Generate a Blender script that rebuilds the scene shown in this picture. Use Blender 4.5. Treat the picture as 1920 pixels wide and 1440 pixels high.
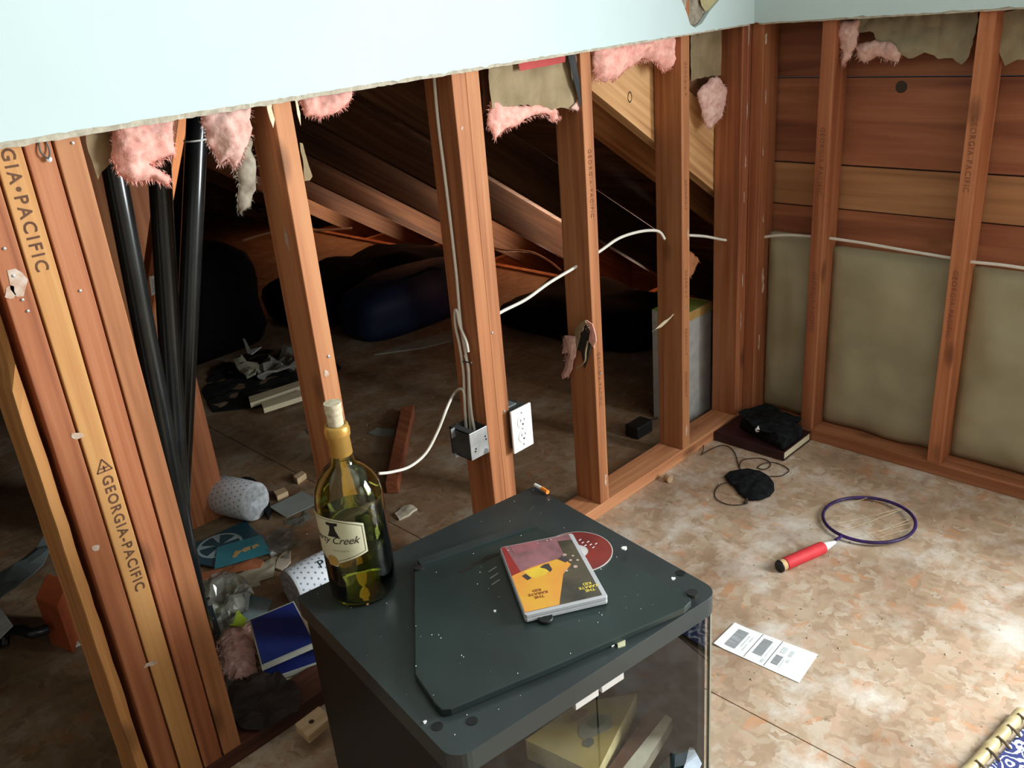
import bpy, bmesh, math, random
from mathutils import Vector, Matrix, noise
from mathutils.geometry import tessellate_polygon

for o in list(bpy.data.objects): bpy.data.objects.remove(o)
SC = bpy.context.scene
COL = SC.collection
V = Vector

# ------------------------------------------------------------------ camera
FPX = 1655.438
YAW, PITCH, ROLL = 0.80769, 0.40532, -0.0870
CAM = V((-2.42196, -1.41428, 1.36627))
_cy, _sy, _cp, _sp = math.cos(YAW), math.sin(YAW), math.cos(PITCH), math.sin(PITCH)
_f = V((_cy*_cp, _sy*_cp, -_sp)); _r = V((_sy, -_cy, 0)); _u = _r.cross(_f)
_c, _s = math.cos(ROLL), math.sin(ROLL)
RX = _r*_c + _u*_s; RY = -_r*_s + _u*_c; RF = _f
cam = bpy.data.cameras.new('camera'); cam.sensor_width = 36; cam.lens = FPX/1920*36; cam.clip_start = .02
camo = bpy.data.objects.new('camera', cam); COL.objects.link(camo)
camo.matrix_world = Matrix(((RX.x, RY.x, -RF.x, CAM.x), (RX.y, RY.y, -RF.y, CAM.y), (RX.z, RY.z, -RF.z, CAM.z), (0, 0, 0, 1)))
SC.camera = camo

# ------------------------------------------------------------------ world, lights, exposure
W = bpy.data.worlds.new('world'); SC.world = W; W.use_nodes = True
W.node_tree.nodes['Background'].inputs[0].default_value = (.62, .75, .9, 1)
W.node_tree.nodes['Background'].inputs[1].default_value = .05
SC.view_settings.view_transform = 'Standard'; SC.view_settings.look = 'None'
SC.view_settings.gamma = 1; SC.view_settings.use_curve_mapping = False
SC.view_settings.exposure = 0.0

def area(name, loc, direction, sx, sy, power, col):
    l = bpy.data.lights.new(name, 'AREA'); l.shape = 'RECTANGLE'; l.size = sx; l.size_y = sy; l.energy = power; l.color = col
    o = bpy.data.objects.new(name, l); COL.objects.link(o); o.location = loc
    o.rotation_euler = V(direction).to_track_quat('-Z', 'Y').to_euler(); return o
# daylight through the window in the gable wall, behind and right of the camera
area('window_daylight', (-.03, -2.2, 1.17), (-1, .12, -.03), .95, .95, 150, (.92, .98, 1.0))
# added fill lamp behind the camera; the back wall has no window
area('rear_fill', (-.7, -3.3, 1.6), (-.1, 1, -.12), .8, .7, 3.0, (.86, .96, 1.0))
# daylight leaking through the soffit vents at the eave
for yy in (1.45, 2.1, 2.75, 3.35, 3.95):
    area('soffit_daylight', (1.3, yy, -.36), (-.42, .0, 1), .25, .3, 8, (1.0, .80, .62)).data.spread = math.radians(58)

# ------------------------------------------------------------------ surveying helpers (ray through the camera onto a real plane)
def ray(px, py):
    return RX*((px-960)/FPX) + RY*(-(py-720)/FPX) + RF
def onz(px, py, z=0.0):
    d = ray(px, py); return CAM + d*((z-CAM.z)/d.z)
def ony(px, py, y):
    d = ray(px, py); return CAM + d*((y-CAM.y)/d.y)
def onx(px, py, x):
    d = ray(px, py); return CAM + d*((x-CAM.x)/d.x)

# ------------------------------------------------------------------ materials
MATS = {}
def _new(name):
    m = bpy.data.materials.new(name); m.use_nodes = True
    nt = m.node_tree; b = nt.nodes['Principled BSDF']; return m, nt, b
def ramp(nt, stops, interp='LINEAR'):
    r = nt.nodes.new('ShaderNodeValToRGB'); cr = r.color_ramp; cr.interpolation = interp
    while len(cr.elements) < len(stops): cr.elements.new(.5)
    for e, (p, c) in zip(cr.elements, stops): e.position = p; e.color = (*c, 1)
    return r
def plain(name, c, rough=.6, metal=0, var=.12, scale=30, bump=0, spec=.4, c2=None, trans=0):
    if name in MATS: return MATS[name]
    m, nt, b = _new(name); N = nt.nodes.new; L = nt.links.new
    tc = N('ShaderNodeTexCoord'); n = N('ShaderNodeTexNoise'); n.inputs['Scale'].default_value = scale; n.inputs['Detail'].default_value = 5
    L(tc.outputs['Object'], n.inputs['Vector'])
    d = c2 if c2 else tuple(max(0, x*(1-var)) for x in c); e = tuple(min(1, x*(1+var)) for x in c) if not c2 else c
    r = ramp(nt, [(.35, d), (.65, e)]); L(n.outputs['Fac'], r.inputs[0]); L(r.outputs[0], b.inputs['Base Color'])
    b.inputs['Roughness'].default_value = rough; b.inputs['Metallic'].default_value = metal
    b.inputs['Specular IOR Level'].default_value = spec
    if bump:
        bp = N('ShaderNodeBump'); bp.inputs['Strength'].default_value = bump; bp.inputs['Distance'].default_value = .003
        L(n.outputs['Fac'], bp.inputs['Height']); L(bp.outputs[0], b.inputs['Normal'])
    if trans: b.inputs['Transmission Weight'].default_value = trans
    MATS[name] = m; return m
def wood(name, dark, mid, light, axis='z', rot=0, rough=.62, knots=True, fine=1.0):
    if name in MATS: return MATS[name]
    m, nt, b = _new(name); N = nt.nodes.new; L = nt.links.new
    tc = N('ShaderNodeTexCoord'); oi = N('ShaderNodeObjectInfo')
    mul = N('ShaderNodeVectorMath'); mul.operation = 'MULTIPLY_ADD'
    L(oi.outputs['Random'], mul.inputs[0]); mul.inputs[1].default_value = (37, 53, 71); L(tc.outputs['Object'], mul.inputs[2])
    ro = N('ShaderNodeVectorRotate'); ro.rotation_type = 'Y_AXIS'; ro.inputs['Angle'].default_value = rot
    L(mul.outputs[0], ro.inputs['Vector'])
    def scaled(a, c):
        mp = N('ShaderNodeVectorMath'); mp.operation = 'MULTIPLY'
        v = [a, a, a]; v['xyz'.index(axis)] = c; mp.inputs[1].default_value = v
        L(ro.outputs[0], mp.inputs[0]); return mp
    g = N('ShaderNodeTexNoise'); g.inputs['Scale'].default_value = 1; g.inputs['Detail'].default_value = 6; g.inputs['Distortion'].default_value = .6
    L(scaled(55*fine, 1.6).outputs[0], g.inputs['Vector'])
    g2 = N('ShaderNodeTexNoise'); g2.inputs['Scale'].default_value = 1; g2.inputs['Detail'].default_value = 3
    L(scaled(9, 1.2).outputs[0], g2.inputs['Vector'])
    mx = N('ShaderNodeMath'); mx.operation = 'MULTIPLY_ADD'; mx.inputs[1].default_value = .55
    L(g.outputs['Fac'], mx.inputs[0])
    m2 = N('ShaderNodeMath'); m2.operation = 'MULTIPLY'; m2.inputs[1].default_value = .45; L(g2.outputs['Fac'], m2.inputs[0]); L(m2.outputs[0], mx.inputs[2])
    r = ramp(nt, [(.36, dark), (.5, mid), (.62, light)]); L(mx.outputs[0], r.inputs[0])
    out = r.outputs[0]
    if knots:
        vo = N('ShaderNodeTexVoronoi'); vo.inputs['Scale'].default_value = 1; vo.inputs['Randomness'].default_value = 1
        L(scaled(7, 3.2).outputs[0], vo.inputs['Vector'])
        kr = ramp(nt, [(.0, (.12, .12, .12)), (.09, (.45, .45, .45)), (.16, (1, 1, 1))]); L(vo.outputs['Distance'], kr.inputs[0])
        mm = N('ShaderNodeMix'); mm.data_type = 'RGBA'; mm.blend_type = 'MULTIPLY'; mm.inputs['Factor'].default_value = .75
        L(out, mm.inputs['A']); L(kr.outputs[0], mm.inputs['B']); out = mm.outputs['Result']
    hs = N('ShaderNodeHueSaturation'); mr = N('ShaderNodeMapRange'); mr.inputs['To Min'].default_value = .85; mr.inputs['To Max'].default_value = 1.12
    L(oi.outputs['Random'], mr.inputs['Value']); L(mr.outputs[0], hs.inputs['Value']); L(out, hs.inputs['Color'])
    L(hs.outputs[0], b.inputs['Base Color']); b.inputs['Roughness'].default_value = rough; b.inputs['Specular IOR Level'].default_value = .3
    bp = N('ShaderNodeBump'); bp.inputs['Strength'].default_value = .25; bp.inputs['Distance'].default_value = .002
    L(g.outputs['Fac'], bp.inputs['Height']); L(bp.outputs[0], b.inputs['Normal'])
    MATS[name] = m; return m
STUD = wood('stud_wood', (.29, .105, .042), (.46, .180, .075), (.56, .25, .11))
STUDR = wood('stud_wood_red', (.23, .07, .032), (.40, .135, .058), (.50, .20, .09))
STUDY = wood('stud_wood_yellow', (.36, .145, .048), (.54, .245, .085), (.64, .33, .12))
PLATEX = wood('plate_wood_x', (.28, .10, .045), (.46, .18, .08), (.58, .27, .13), 'x')
PLATEY = wood('plate_wood_y', (.23, .08, .035), (.40, .145, .065), (.50, .21, .10), 'y')
RAFT = wood('rafter_wood', (.26, .09, .03), (.42, .17, .06), (.55, .26, .10), 'x', rot=-math.atan(.64))
RAFTSH = wood('rafter_wood_shaded', (.06, .025, .010), (.115, .050, .021), (.17, .08, .035), 'x', rot=-math.atan(.64), knots=False)  # attic shade put into the colour of the far rafters
RAFTL = wood('rafter_wood_light', (.36, .17, .07), (.55, .30, .13), (.66, .40, .19), 'x', rot=-math.atan(.64))
PLANK = wood('plank_wood', (.17, .055, .028), (.30, .105, .05), (.38, .15, .07), 'y', fine=.5)
PLANKL = wood('plank_wood_light', (.26, .12, .05), (.38, .18, .08), (.46, .24, .11), 'y', fine=.5)
PALEW = wood('pale_wood', (.60, .50, .32), (.70, .60, .40), (.76, .68, .48), 'x', knots=False)
TANB = wood('tan_block_wood', (.45, .28, .14), (.6, .42, .24), (.7, .52, .32), 'x')
DRY = plain('drywall_paint', (.56, .685, .69), .75, var=.02, scale=4)
UNF = plain('unfinished_wall', (.30, .28, .24), .9, c2=(.22, .20, .17), scale=3)
GYP = plain('gypsum_core', (.55, .50, .40), .95, c2=(.40, .35, .27), scale=70, bump=.8)
PINK = plain('pink_fibreglass', (.90, .50, .42), 1, c2=(.80, .36, .30), scale=60, spec=.05, bump=1)
PINKP = plain('pale_pink_fibreglass', (.78, .52, .45), 1, c2=(.62, .34, .29), scale=60, spec=.05, bump=1)
GREYF = plain('dusty_fibreglass', (.42, .37, .29), 1, c2=(.2, .16, .12), scale=30, spec=.05)
KRAFT = plain('kraft_paper', (.36, .27, .16), .85, c2=(.24, .18, .10), scale=14, bump=.4, spec=.2)
KRAFTR = plain('kraft_paper_greenish', (.36, .30, .19), .8, c2=(.25, .20, .12), scale=11, bump=.4, spec=.3)  # slightly greener kraft tone for the right wall
BATT = plain('batt_facing', (.43, .39, .255), .6, c2=(.33, .30, .19), scale=5, bump=.2, spec=.35)
CABLE = plain('cable_white', (.78, .74, .66), .4, var=.04)
BLACKP = plain('black_plastic', (.012, .013, .013), .45, var=.3, scale=8)
PIPEM = plain('abs_pipe', (.012, .014, .014), .22, var=.3, scale=12, spec=.6)
STEEL = plain('galvanised_steel', (.42, .44, .45), .45, metal=.7, var=.15, scale=40)
DARKST = plain('dark_steel', (.09, .10, .10), .5, metal=.5, var=.3, scale=25)
WHITEP = plain('white_plastic', (.86, .87, .87), .35, var=.02)
INK = plain('faded_ink', (.13, .06, .035), .9, var=.2)
INKF = plain('faint_ink', (.24, .09, .045), .9, var=.2)
BLK = plain('black_ink', (.015, .012, .01), .7, var=.1)
PAPER = plain('white_paper', (.84, .84, .80), .7, var=.03)
GREYPRINT = plain('grey_print', (.33, .34, .36), .8, var=.1, scale=90)
FABRIC = plain('black_fabric', (.010, .011, .012), .95, var=.5, scale=60, bump=.6, spec=.1)
SMEAR = plain('plaster_smear', (.64, .52, .44), .9, c2=(.5, .30, .2), scale=80)

def cabinet_mat(name, c, c2, rough):
    m = plain(name, c, rough, c2=c2, scale=6, spec=.45); return m
CABT = cabinet_mat('cabinet_top_laminate', (.032, .042, .042), (.020, .026, .027), .38)
CABL = cabinet_mat('lid_laminate', (.022, .037, .034), (.014, .022, .021), .36)
CABS = cabinet_mat('cabinet_side_laminate', (.004, .0045, .0045), (.002, .0025, .0025), .5)

def glassm(name, col, rough=.02, ior=1.45, alpha=None):
    m, nt, b = _new(name); b.inputs['Base Color'].default_value = (*col, 1); b.inputs['Transmission Weight'].default_value = 1
    b.inputs['Roughness'].default_value = rough; b.inputs['IOR'].default_value = ior
    if alpha is not None: b.inputs['Alpha'].default_value = alpha
    return m
def smoked(name):
    m = bpy.data.materials.new(name); m.use_nodes = True; nt = m.node_tree; nt.nodes.clear(); N = nt.nodes.new; L = nt.links.new
    t = N('ShaderNodeBsdfTransparent'); t.inputs[0].default_value = (.88, .88, .86, 1)
    g = N('ShaderNodeBsdfGlossy'); g.inputs['Roughness'].default_value = .03; g.inputs[0].default_value = (.8, .8, .8, 1)
    f = N('ShaderNodeFresnel'); f.inputs[0].default_value = 1.5; mx = N('ShaderNodeMixShader'); o = N('ShaderNodeOutputMaterial')
    gm = N('ShaderNodeNewGeometry'); iv = N('ShaderNodeMath'); iv.operation = 'SUBTRACT'; iv.inputs[0].default_value = 1; L(gm.outputs['Backfacing'], iv.inputs[1])
    mu = N('ShaderNodeMath'); mu.operation = 'MULTIPLY'; L(f.outputs[0], mu.inputs[0]); L(iv.outputs[0], mu.inputs[1])
    L(mu.outputs[0], mx.inputs[0]); L(t.outputs[0], mx.inputs[1]); L(g.outputs[0], mx.inputs[2]); L(mx.outputs[0], o.inputs[0]); return m
SMOKE = smoked('smoked_glass')
def clearfilm(name, col, glossy=.25, mixd=.25):
    m = bpy.data.materials.new(name); m.use_nodes = True; nt = m.node_tree; nt.nodes.clear(); N = nt.nodes.new; L = nt.links.new
    t = N('ShaderNodeBsdfTransparent'); t.inputs[0].default_value = (*[min(1, c*1.1) for c in col], 1)
    g = N('ShaderNodeBsdfGlossy'); g.inputs['Roughness'].default_value = .12
    d = N('ShaderNodeBsdfDiffuse'); d.inputs[0].default_value = (*col, 1)
    a = N('ShaderNodeMixShader'); a.inputs[0].default_value = mixd; b = N('ShaderNodeMixShader'); b.inputs[0].default_value = glossy
    o = N('ShaderNodeOutputMaterial'); L(t.outputs[0], a.inputs[1]); L(d.outputs[0], a.inputs[2]); L(a.outputs[0], b.inputs[1]); L(g.outputs[0], b.inputs[2]); L(b.outputs[0], o.inputs[0]); return m

def floor_mat(name='waferboard', tint=(1, 1, 1)):
    m, nt, b = _new(name); N = nt.nodes.new; L = nt.links.new
    g = N('ShaderNodeNewGeometry'); pos = g.outputs['Position']
    wn = N('ShaderNodeTexNoise'); wn.inputs['Scale'].default_value = 32; wn.inputs['Detail'].default_value = 4; L(pos, wn.inputs['Vector'])
    def cells(scale, sx, sy, rotz):
        mp = N('ShaderNodeMapping'); mp.inputs['Scale'].default_value = (sx, sy, 1); mp.inputs['Rotation'].default_value = (0, 0, rotz)
        dv = N('ShaderNodeVectorMath'); dv.operation = 'MULTIPLY_ADD'; L(wn.outputs['Color'], dv.inputs[0]); dv.inputs[1].default_value = (.06, .06, 0); L(pos, dv.inputs[2])
        L(dv.outputs[0], mp.inputs['Vector'])
        v = N('ShaderNodeTexVoronoi'); v.inputs['Scale'].default_value = scale; L(mp.outputs[0], v.inputs['Vector'])
        sp = N('ShaderNodeSeparateColor'); L(v.outputs['Color'], sp.inputs[0]); return v, sp
    v1, s1 = cells(36, .5, 1.3, .5); v2, s2 = cells(58, 1.4, .5, -.4)
    flakes = [(0, (.36, .235, .15)), (.22, (.46, .33, .22)), (.42, (.53, .41, .30)), (.60, (.56, .37, .26)), (.74, (.44, .30, .21)), (.86, (.62, .52, .42)), (.95, (.58, .27, .13))]
    r1 = ramp(nt, flakes, 'CONSTANT'); L(s1.outputs[0], r1.inputs[0])
    r2 = ramp(nt, flakes, 'CONSTANT'); L(s2.outputs[1], r2.inputs[0])
    n = N('ShaderNodeTexNoise'); n.inputs['Scale'].default_value = 16; n.inputs['Detail'].default_value = 4; L(pos, n.inputs['Vector'])
    nr = ramp(nt, [(.42, (0, 0, 0)), (.58, (1, 1, 1))]); L(n.outputs['Fac'], nr.inputs[0])
    mx = N('ShaderNodeMix'); mx.data_type = 'RGBA'; L(nr.outputs[0], mx.inputs['Factor']); L(r1.outputs[0], mx.inputs['A']); L(r2.outputs[0], mx.inputs['B'])
    # soften to a common brown
    av = N('ShaderNodeMix'); av.data_type = 'RGBA'; av.inputs['Factor'].default_value = .38; av.inputs['B'].default_value = (.47, .345, .235, 1); L(mx.outputs['Result'], av.inputs['A'])
    # pale plaster dust smears and dull stains
    dn = N('ShaderNodeTexNoise'); dn.inputs['Scale'].default_value = 5.5; dn.inputs['Detail'].default_value = 8; dn.inputs['Roughness'].default_value = .65; L(pos, dn.inputs['Vector'])
    dr = ramp(nt, [(.50, (0, 0, 0)), (.66, (.85, .85, .85))]); L(dn.outputs['Fac'], dr.inputs[0])
    du = N('ShaderNodeMix'); du.data_type = 'RGBA'; du.inputs['B'].default_value = (.72, .67, .60, 1); L(dr.outputs[0], du.inputs['Factor']); L(av.outputs['Result'], du.inputs['A'])
    sn = N('ShaderNodeTexNoise'); sn.inputs['Scale'].default_value = 3.1; sn.inputs['Detail'].default_value = 6; L(pos, sn.inputs['Vector'])
    sr = ramp(nt, [(.36, (.62, .55, .50)), (.52, (1, 1, 1))]); L(sn.outputs['Fac'], sr.inputs[0])
    sm = N('ShaderNodeMix'); sm.data_type = 'RGBA'; sm.blend_type = 'MULTIPLY'; sm.inputs['Factor'].default_value = .8; L(du.outputs['Result'], sm.inputs['A']); L(sr.outputs[0], sm.inputs['B'])
    # specks
    sv = N('ShaderNodeTexVoronoi'); sv.inputs['Scale'].default_value = 28; L(pos, sv.inputs['Vector'])
    kr = ramp(nt, [(.0, (.25, .2, .16)), (.05, (1, 1, 1))]); L(sv.outputs['Distance'], kr.inputs[0])
    km = N('ShaderNodeMix'); km.data_type = 'RGBA'; km.blend_type = 'MULTIPLY'; km.inputs['Factor'].default_value = .7; L(sm.outputs['Result'], km.inputs['A']); L(kr.outputs[0], km.inputs['B'])
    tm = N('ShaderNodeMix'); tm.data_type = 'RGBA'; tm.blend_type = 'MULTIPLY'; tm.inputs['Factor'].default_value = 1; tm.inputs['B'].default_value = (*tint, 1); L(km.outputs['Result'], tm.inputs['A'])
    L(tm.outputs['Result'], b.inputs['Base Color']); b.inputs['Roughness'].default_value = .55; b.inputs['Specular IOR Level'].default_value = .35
    bp = N('ShaderNodeBump'); bp.inputs['Strength'].default_value = .3; bp.inputs['Distance'].default_value = .002; L(v1.outputs['Distance'], bp.inputs['Height']); L(bp.outputs[0], b.inputs['Normal'])
    return m
FLOOR = floor_mat()
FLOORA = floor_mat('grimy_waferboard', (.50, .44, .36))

# ------------------------------------------------------------------ mesh helpers
class MB:
    def __init__(s): s.v = []; s.f = []
    def add(s, vs, fs):
        o = len(s.v); s.v += [V(v) for v in vs]; s.f += [tuple(i+o for i in f) for f in fs]; return s
    def box(s, lo, hi):
        x0, y0, z0 = lo; x1, y1, z1 = hi
        return s.add([(x0,y0,z0),(x1,y0,z0),(x1,y1,z0),(x0,y1,z0),(x0,y0,z1),(x1,y0,z1),(x1,y1,z1),(x0,y1,z1)],
                     [(0,3,2,1),(4,5,6,7),(0,1,5,4),(1,2,6,5),(2,3,7,6),(3,0,4,7)])
    def prism(s, pts, ext):
        """closed polygon of 3D points pushed along ext"""
        n = len(pts); pts = [V(p) for p in pts]; ext = V(ext); o = len(s.v)
        tris = tessellate_polygon([pts])
        s.v += pts + [p+ext for p in pts]
        s.f += [tuple(o+i for i in t) for t in tris] + [tuple(o+n+i for i in reversed(t)) for t in tris]
        s.f += [(o+i, o+(i+1) % n, o+n+(i+1) % n, o+n+i) for i in range(n)]
        return s
    def tube(s, pts, r, n=8, caps=True):
        pts = [V(p) for p in pts]; o = len(s.v); m = len(pts); rs = r if isinstance(r, (list, tuple)) else [r]*m
        up = V((0, 0, 1)); prev = None
        for i, p in enumerate(pts):
            t = (pts[min(i+1, m-1)]-pts[max(i-1, 0)]).normalized()
            a = prev if prev else (up if abs(t.z) < .9 else V((1, 0, 0)))
            a = (a - t*a.dot(t)).normalized(); b = t.cross(a); prev = a
            for k in range(n):
                th = 2*math.pi*k/n; s.v.append(p + (a*math.cos(th)+b*math.sin(th))*rs[i])
        for i in range(m-1):
            for k in range(n):
                s.f.append((o+i*n+k, o+i*n+(k+1) % n, o+(i+1)*n+(k+1) % n, o+(i+1)*n+k))
        if caps:
            s.f.append(tuple(o+k for k in reversed(range(n)))); s.f.append(tuple(o+(m-1)*n+k for k in range(n)))
        return s
    def ring(s, c, R, r, n=48, k=6, nrm=(0, 0, 1), sx=1):
        o = len(s.v); c = V(c); nz = V(nrm).normalized(); a = (V((1, 0, 0)) if abs(nz.x) < .9 else V((0, 1, 0))); a = (a-nz*a.dot(nz)).normalized(); b = nz.cross(a)
        for i in range(n):
            th = 2*math.pi*i/n; d = a*math.cos(th)+b*math.sin(th)
            for j in range(k):
                ph = 2*math.pi*j/k; s.v.append(c + d*(R+r*math.cos(ph)) + nz*(r*math.sin(ph)))
        for i in range(n):
            for j in range(k): s.f.append((o+i*k+j, o+((i+1) % n)*k+j, o+((i+1) % n)*k+(j+1) % k, o+i*k+(j+1) % k))
        return s
    def lathe(s, prof, c, axis=(0, 0, 1), n=40):
        """prof: (radius, height) pairs"""
        o = len(s.v); c = V(c); z = V(axis).normalized(); a = (V((1, 0, 0)) if abs(z.x) < .9 else V((0, 1, 0))); a = (a-z*a.dot(z)).normalized(); b = z.cross(a)
        for r, h in prof:
            for k in range(n):
                th = 2*math.pi*k/n; s.v.append(c + z*h + (a*math.cos(th)+b*math.sin(th))*max(r, 1e-5))
        for i in range(len(prof)-1):
            for k in range(n): s.f.append((o+i*n+k, o+i*n+(k+1) % n, o+(i+1)*n+(k+1) % n, o+(i+1)*n+k))
        return s
    def build(s, name, mat, parent=None, smooth=False, bevel=0, seg=2, origin=None, sub=0):
        me = bpy.data.meshes.new(name)
        if origin is None:
            if parent is not None: origin = V(parent['_o'])
            else:
                xs = [v.x for v in s.v]; ys = [v.y for v in s.v]; zs = [v.z for v in s.v]
                origin = V(((min(xs)+max(xs))/2, (min(ys)+max(ys))/2, min(zs)))
        origin = V(origin)
        me.from_pydata([tuple(v-origin) for v in s.v], [], s.f)
        bm = bmesh.new(); bm.from_mesh(me); bmesh.ops.remove_doubles(bm, verts=bm.verts, dist=1e-6); bmesh.ops.recalc_face_normals(bm, faces=bm.faces)
        bm.to_mesh(me); bm.free()
        o = bpy.data.objects.new(name, me); COL.objects.link(o); me.materials.append(mat)
        if smooth:
            for p in me.polygons: p.use_smooth = True
        if parent is not None: o.parent = parent; o.location = origin - V(parent['_o'])
        else: o.location = origin
        o['_o'] = list(origin)
        if bevel:
            b = o.modifiers.new('bevel', 'BEVEL'); b.width = bevel; b.segments = seg; b.limit_method = 'ANGLE'; b.angle_limit = math.radians(40)
        if sub:
            b = o.modifiers.new('subdivision', 'SUBSURF'); b.levels = sub; b.render_levels = sub
        return o
def tag(o, label=None, cat=None, group=None, kind=None):
    if label: o['label'] = label
    if cat: o['category'] = cat
    if group: o['group'] = group
    if kind: o['kind'] = kind
    return o
def empty(name, loc, label=None, cat=None, group=None, kind=None):
    o = bpy.data.objects.new(name, None); o.empty_display_size = .05; COL.objects.link(o); o.location = loc; o['_o'] = list(V(loc))
    return tag(o, label, cat, group, kind)
def spline(pts, n=8):
    pts = [V(p) for p in pts]; P = [pts[0]]+pts+[pts[-1]]; out = []
    for i in range(1, len(P)-2):
        a, b, c, d = P[i-1], P[i], P[i+1], P[i+2]
        for k in range(n):
            t = k/n; out.append(.5*((2*b)+(c-a)*t+(2*a-5*b+4*c-d)*t*t+(3*b-a-3*c+d)*t**3))
    out.append(pts[-1]); return out
def sheet(pts, nrm, thick=.001, amp=0, freq=20, seed=0, L=.02, puff=0, edge=.02, rag=0, fold=0):
    """irregular sheet or tuft from an outline of 3D points; returns an MB"""
    nrm = V(nrm).normalized(); bm = bmesh.new(); pts = [V(p) for p in pts]; rnd = random.Random(seed)
    if rag:
        q = []
        for i, p in enumerate(pts):
            c = pts[(i+1) % len(pts)]; k = max(1, int((c-p).length/.012))
            for j in range(k):
                pp = p.lerp(c, j/k); off = V((rnd.uniform(-1, 1), rnd.uniform(-1, 1), rnd.uniform(-1, 1)))*rag; off -= nrm*off.dot(nrm); q.append(pp+(off if j or True else V()))
        pts = q
    vs = [bm.verts.new(p) for p in pts]
    for t in tessellate_polygon([pts]):
        try: bm.faces.new([vs[i] for i in t])
        except ValueError: pass
    for it in range(7):
        es = [e for e in bm.edges if e.calc_length() > L]
        if not es: break
        bmesh.ops.subdivide_edges(bm, edges=es, cuts=1); bmesh.ops.triangulate(bm, faces=bm.faces)
        bmesh.ops.beautify_fill(bm, faces=bm.faces, edges=[e for e in bm.edges if not e.is_boundary])
        if len(bm.verts) > 6000: break
    bedge = [(e.verts[0].co.copy(), e.verts[1].co.copy()) for e in bm.edges if e.is_boundary]
    def dist(p):
        m = 9
        for a, b in bedge:
            ab = b-a; t = max(0, min(1, (p-a).dot(ab)/max(ab.length_squared, 1e-12))); m = min(m, (a+ab*t-p).length)
        return m
    bm.verts.index_update(); bm.verts.ensure_lookup_table()
    sd = V((seed*3.1, seed*1.7, seed*.9)); F = []; B = []
    for v in bm.verts:
        p = v.co; h = amp*noise.noise(p*freq+sd) + amp*.5*noise.noise(p*freq*2.3+sd)
        if fold: h += fold*abs(noise.noise(V((p.x+p.y, p.z*.35, seed))*16))
        e = 1
        if puff:
            d = dist(p); e = math.sqrt(min(1, d/edge)) if d > 0 else 0
            h = puff*e*(.75+.5*noise.noise(p*freq+sd)) + amp*e*noise.noise(p*freq*3+sd)
        F.append(p+nrm*(h+thick/2)); B.append(p+nrm*((h if not puff else -puff*.4*e)-thick/2))
    mb = MB(); n = len(F); fs = [tuple(v.index for v in f.verts) for f in bm.faces]
    mb.add(F+B, fs+[tuple(n+i for i in reversed(f)) for f in fs]+[(e.verts[0].index, e.verts[1].index, n+e.verts[1].index, n+e.verts[0].index) for e in bm.edges if e.is_boundary])
    bm.free(); return mb
def wisps(mb, pts, nrm, count, ln, seed, down=.6, wd=.0012, spread=.006):
    """fibre strands scattered over the surface of mb and hanging from its rim"""
    rnd = random.Random(seed); nrm = V(nrm); src = list(mb.v); hi = max(p.z for p in pts); lo = min(p.z for p in pts)
    cen = sum((V(p) for p in pts), V())/len(pts)
    for i in range(count):
        k = rnd.randrange(len(pts)); p = V(pts[k]).lerp(V(pts[(k+1) % len(pts)]), rnd.random()); out = (p-cen).normalized()*.8
        if len(pts) < 3: out = V()
        p = p + V((rnd.uniform(-1, 1), rnd.uniform(-1, 1), rnd.uniform(-1, 1)))*spread - out*.004
        d = (V((rnd.uniform(-1, 1), rnd.uniform(-1, 1), rnd.uniform(-1, 1)-down)) + nrm*.35 + out).normalized(); l = ln*rnd.uniform(.3, 1)
        s = d.cross(V((rnd.uniform(-1, 1), rnd.uniform(-1, 1), rnd.uniform(-1, 1)))).normalized()*wd*rnd.uniform(.5, 1.8)
        q = p+d*l*.6+V((0, 0, -l*.1)); e = p+d*l+V((0, 0, -l*.3))
        o = len(mb.v); mb.v += [p-s, p+s, q+s*.7, q-s*.7, e]; mb.f += [(o, o+1, o+2, o+3), (o+3, o+2, o+4)]
def lettering(txt, size, fn, mat, parent, name='lettering', shear=0, spacing=1.0, thick=.0, align='LEFT', offset=0):
    """text as mesh; fn maps (u right, v up) of the text plane to a world point"""
    cu = bpy.data.curves.new('lettering_curve', 'FONT'); cu.body = txt; cu.size = size; cu.shear = shear; cu.space_character = spacing; cu.align_x = align; cu.resolution_u = 3; cu.offset = offset
    t = bpy.data.objects.new('lettering_curve', cu); COL.objects.link(t)
    dg = bpy.context.evaluated_depsgraph_get(); dg.update(); me = bpy.data.meshes.new_from_object(t.evaluated_get(dg))
    bm = bmesh.new(); bm.from_mesh(me); bmesh.ops.triangulate(bm, faces=bm.faces)
    mb = MB(); mb.add([fn(v.co.x, v.co.y) for v in bm.verts], [tuple(v.index for v in f.verts) for f in bm.faces]); bm.free()
    bpy.data.objects.remove(t); bpy.data.curves.remove(cu); bpy.data.meshes.remove(me)
    o = mb.build(name, mat, parent); return o
RN = random.Random(7)

# ================================================================== SETTING
fl = empty('floor', (-1.5, 1, 0), kind='structure')
xs = [-4.82, -3.6, -2.38, -1.16, .06, .95]; ys = [-3.6, -2.36, .08, 2.52, 4.96, 6.2]
for i in range(5):
    for j in range(5):
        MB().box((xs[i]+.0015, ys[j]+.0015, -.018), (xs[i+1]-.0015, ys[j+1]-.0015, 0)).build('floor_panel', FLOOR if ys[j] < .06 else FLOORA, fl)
tag(MB().box((-4.9, -3.7, -.04), (1.0, 6.3, -.019)).build('trim_1', RAFT), kind='structure')

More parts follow.
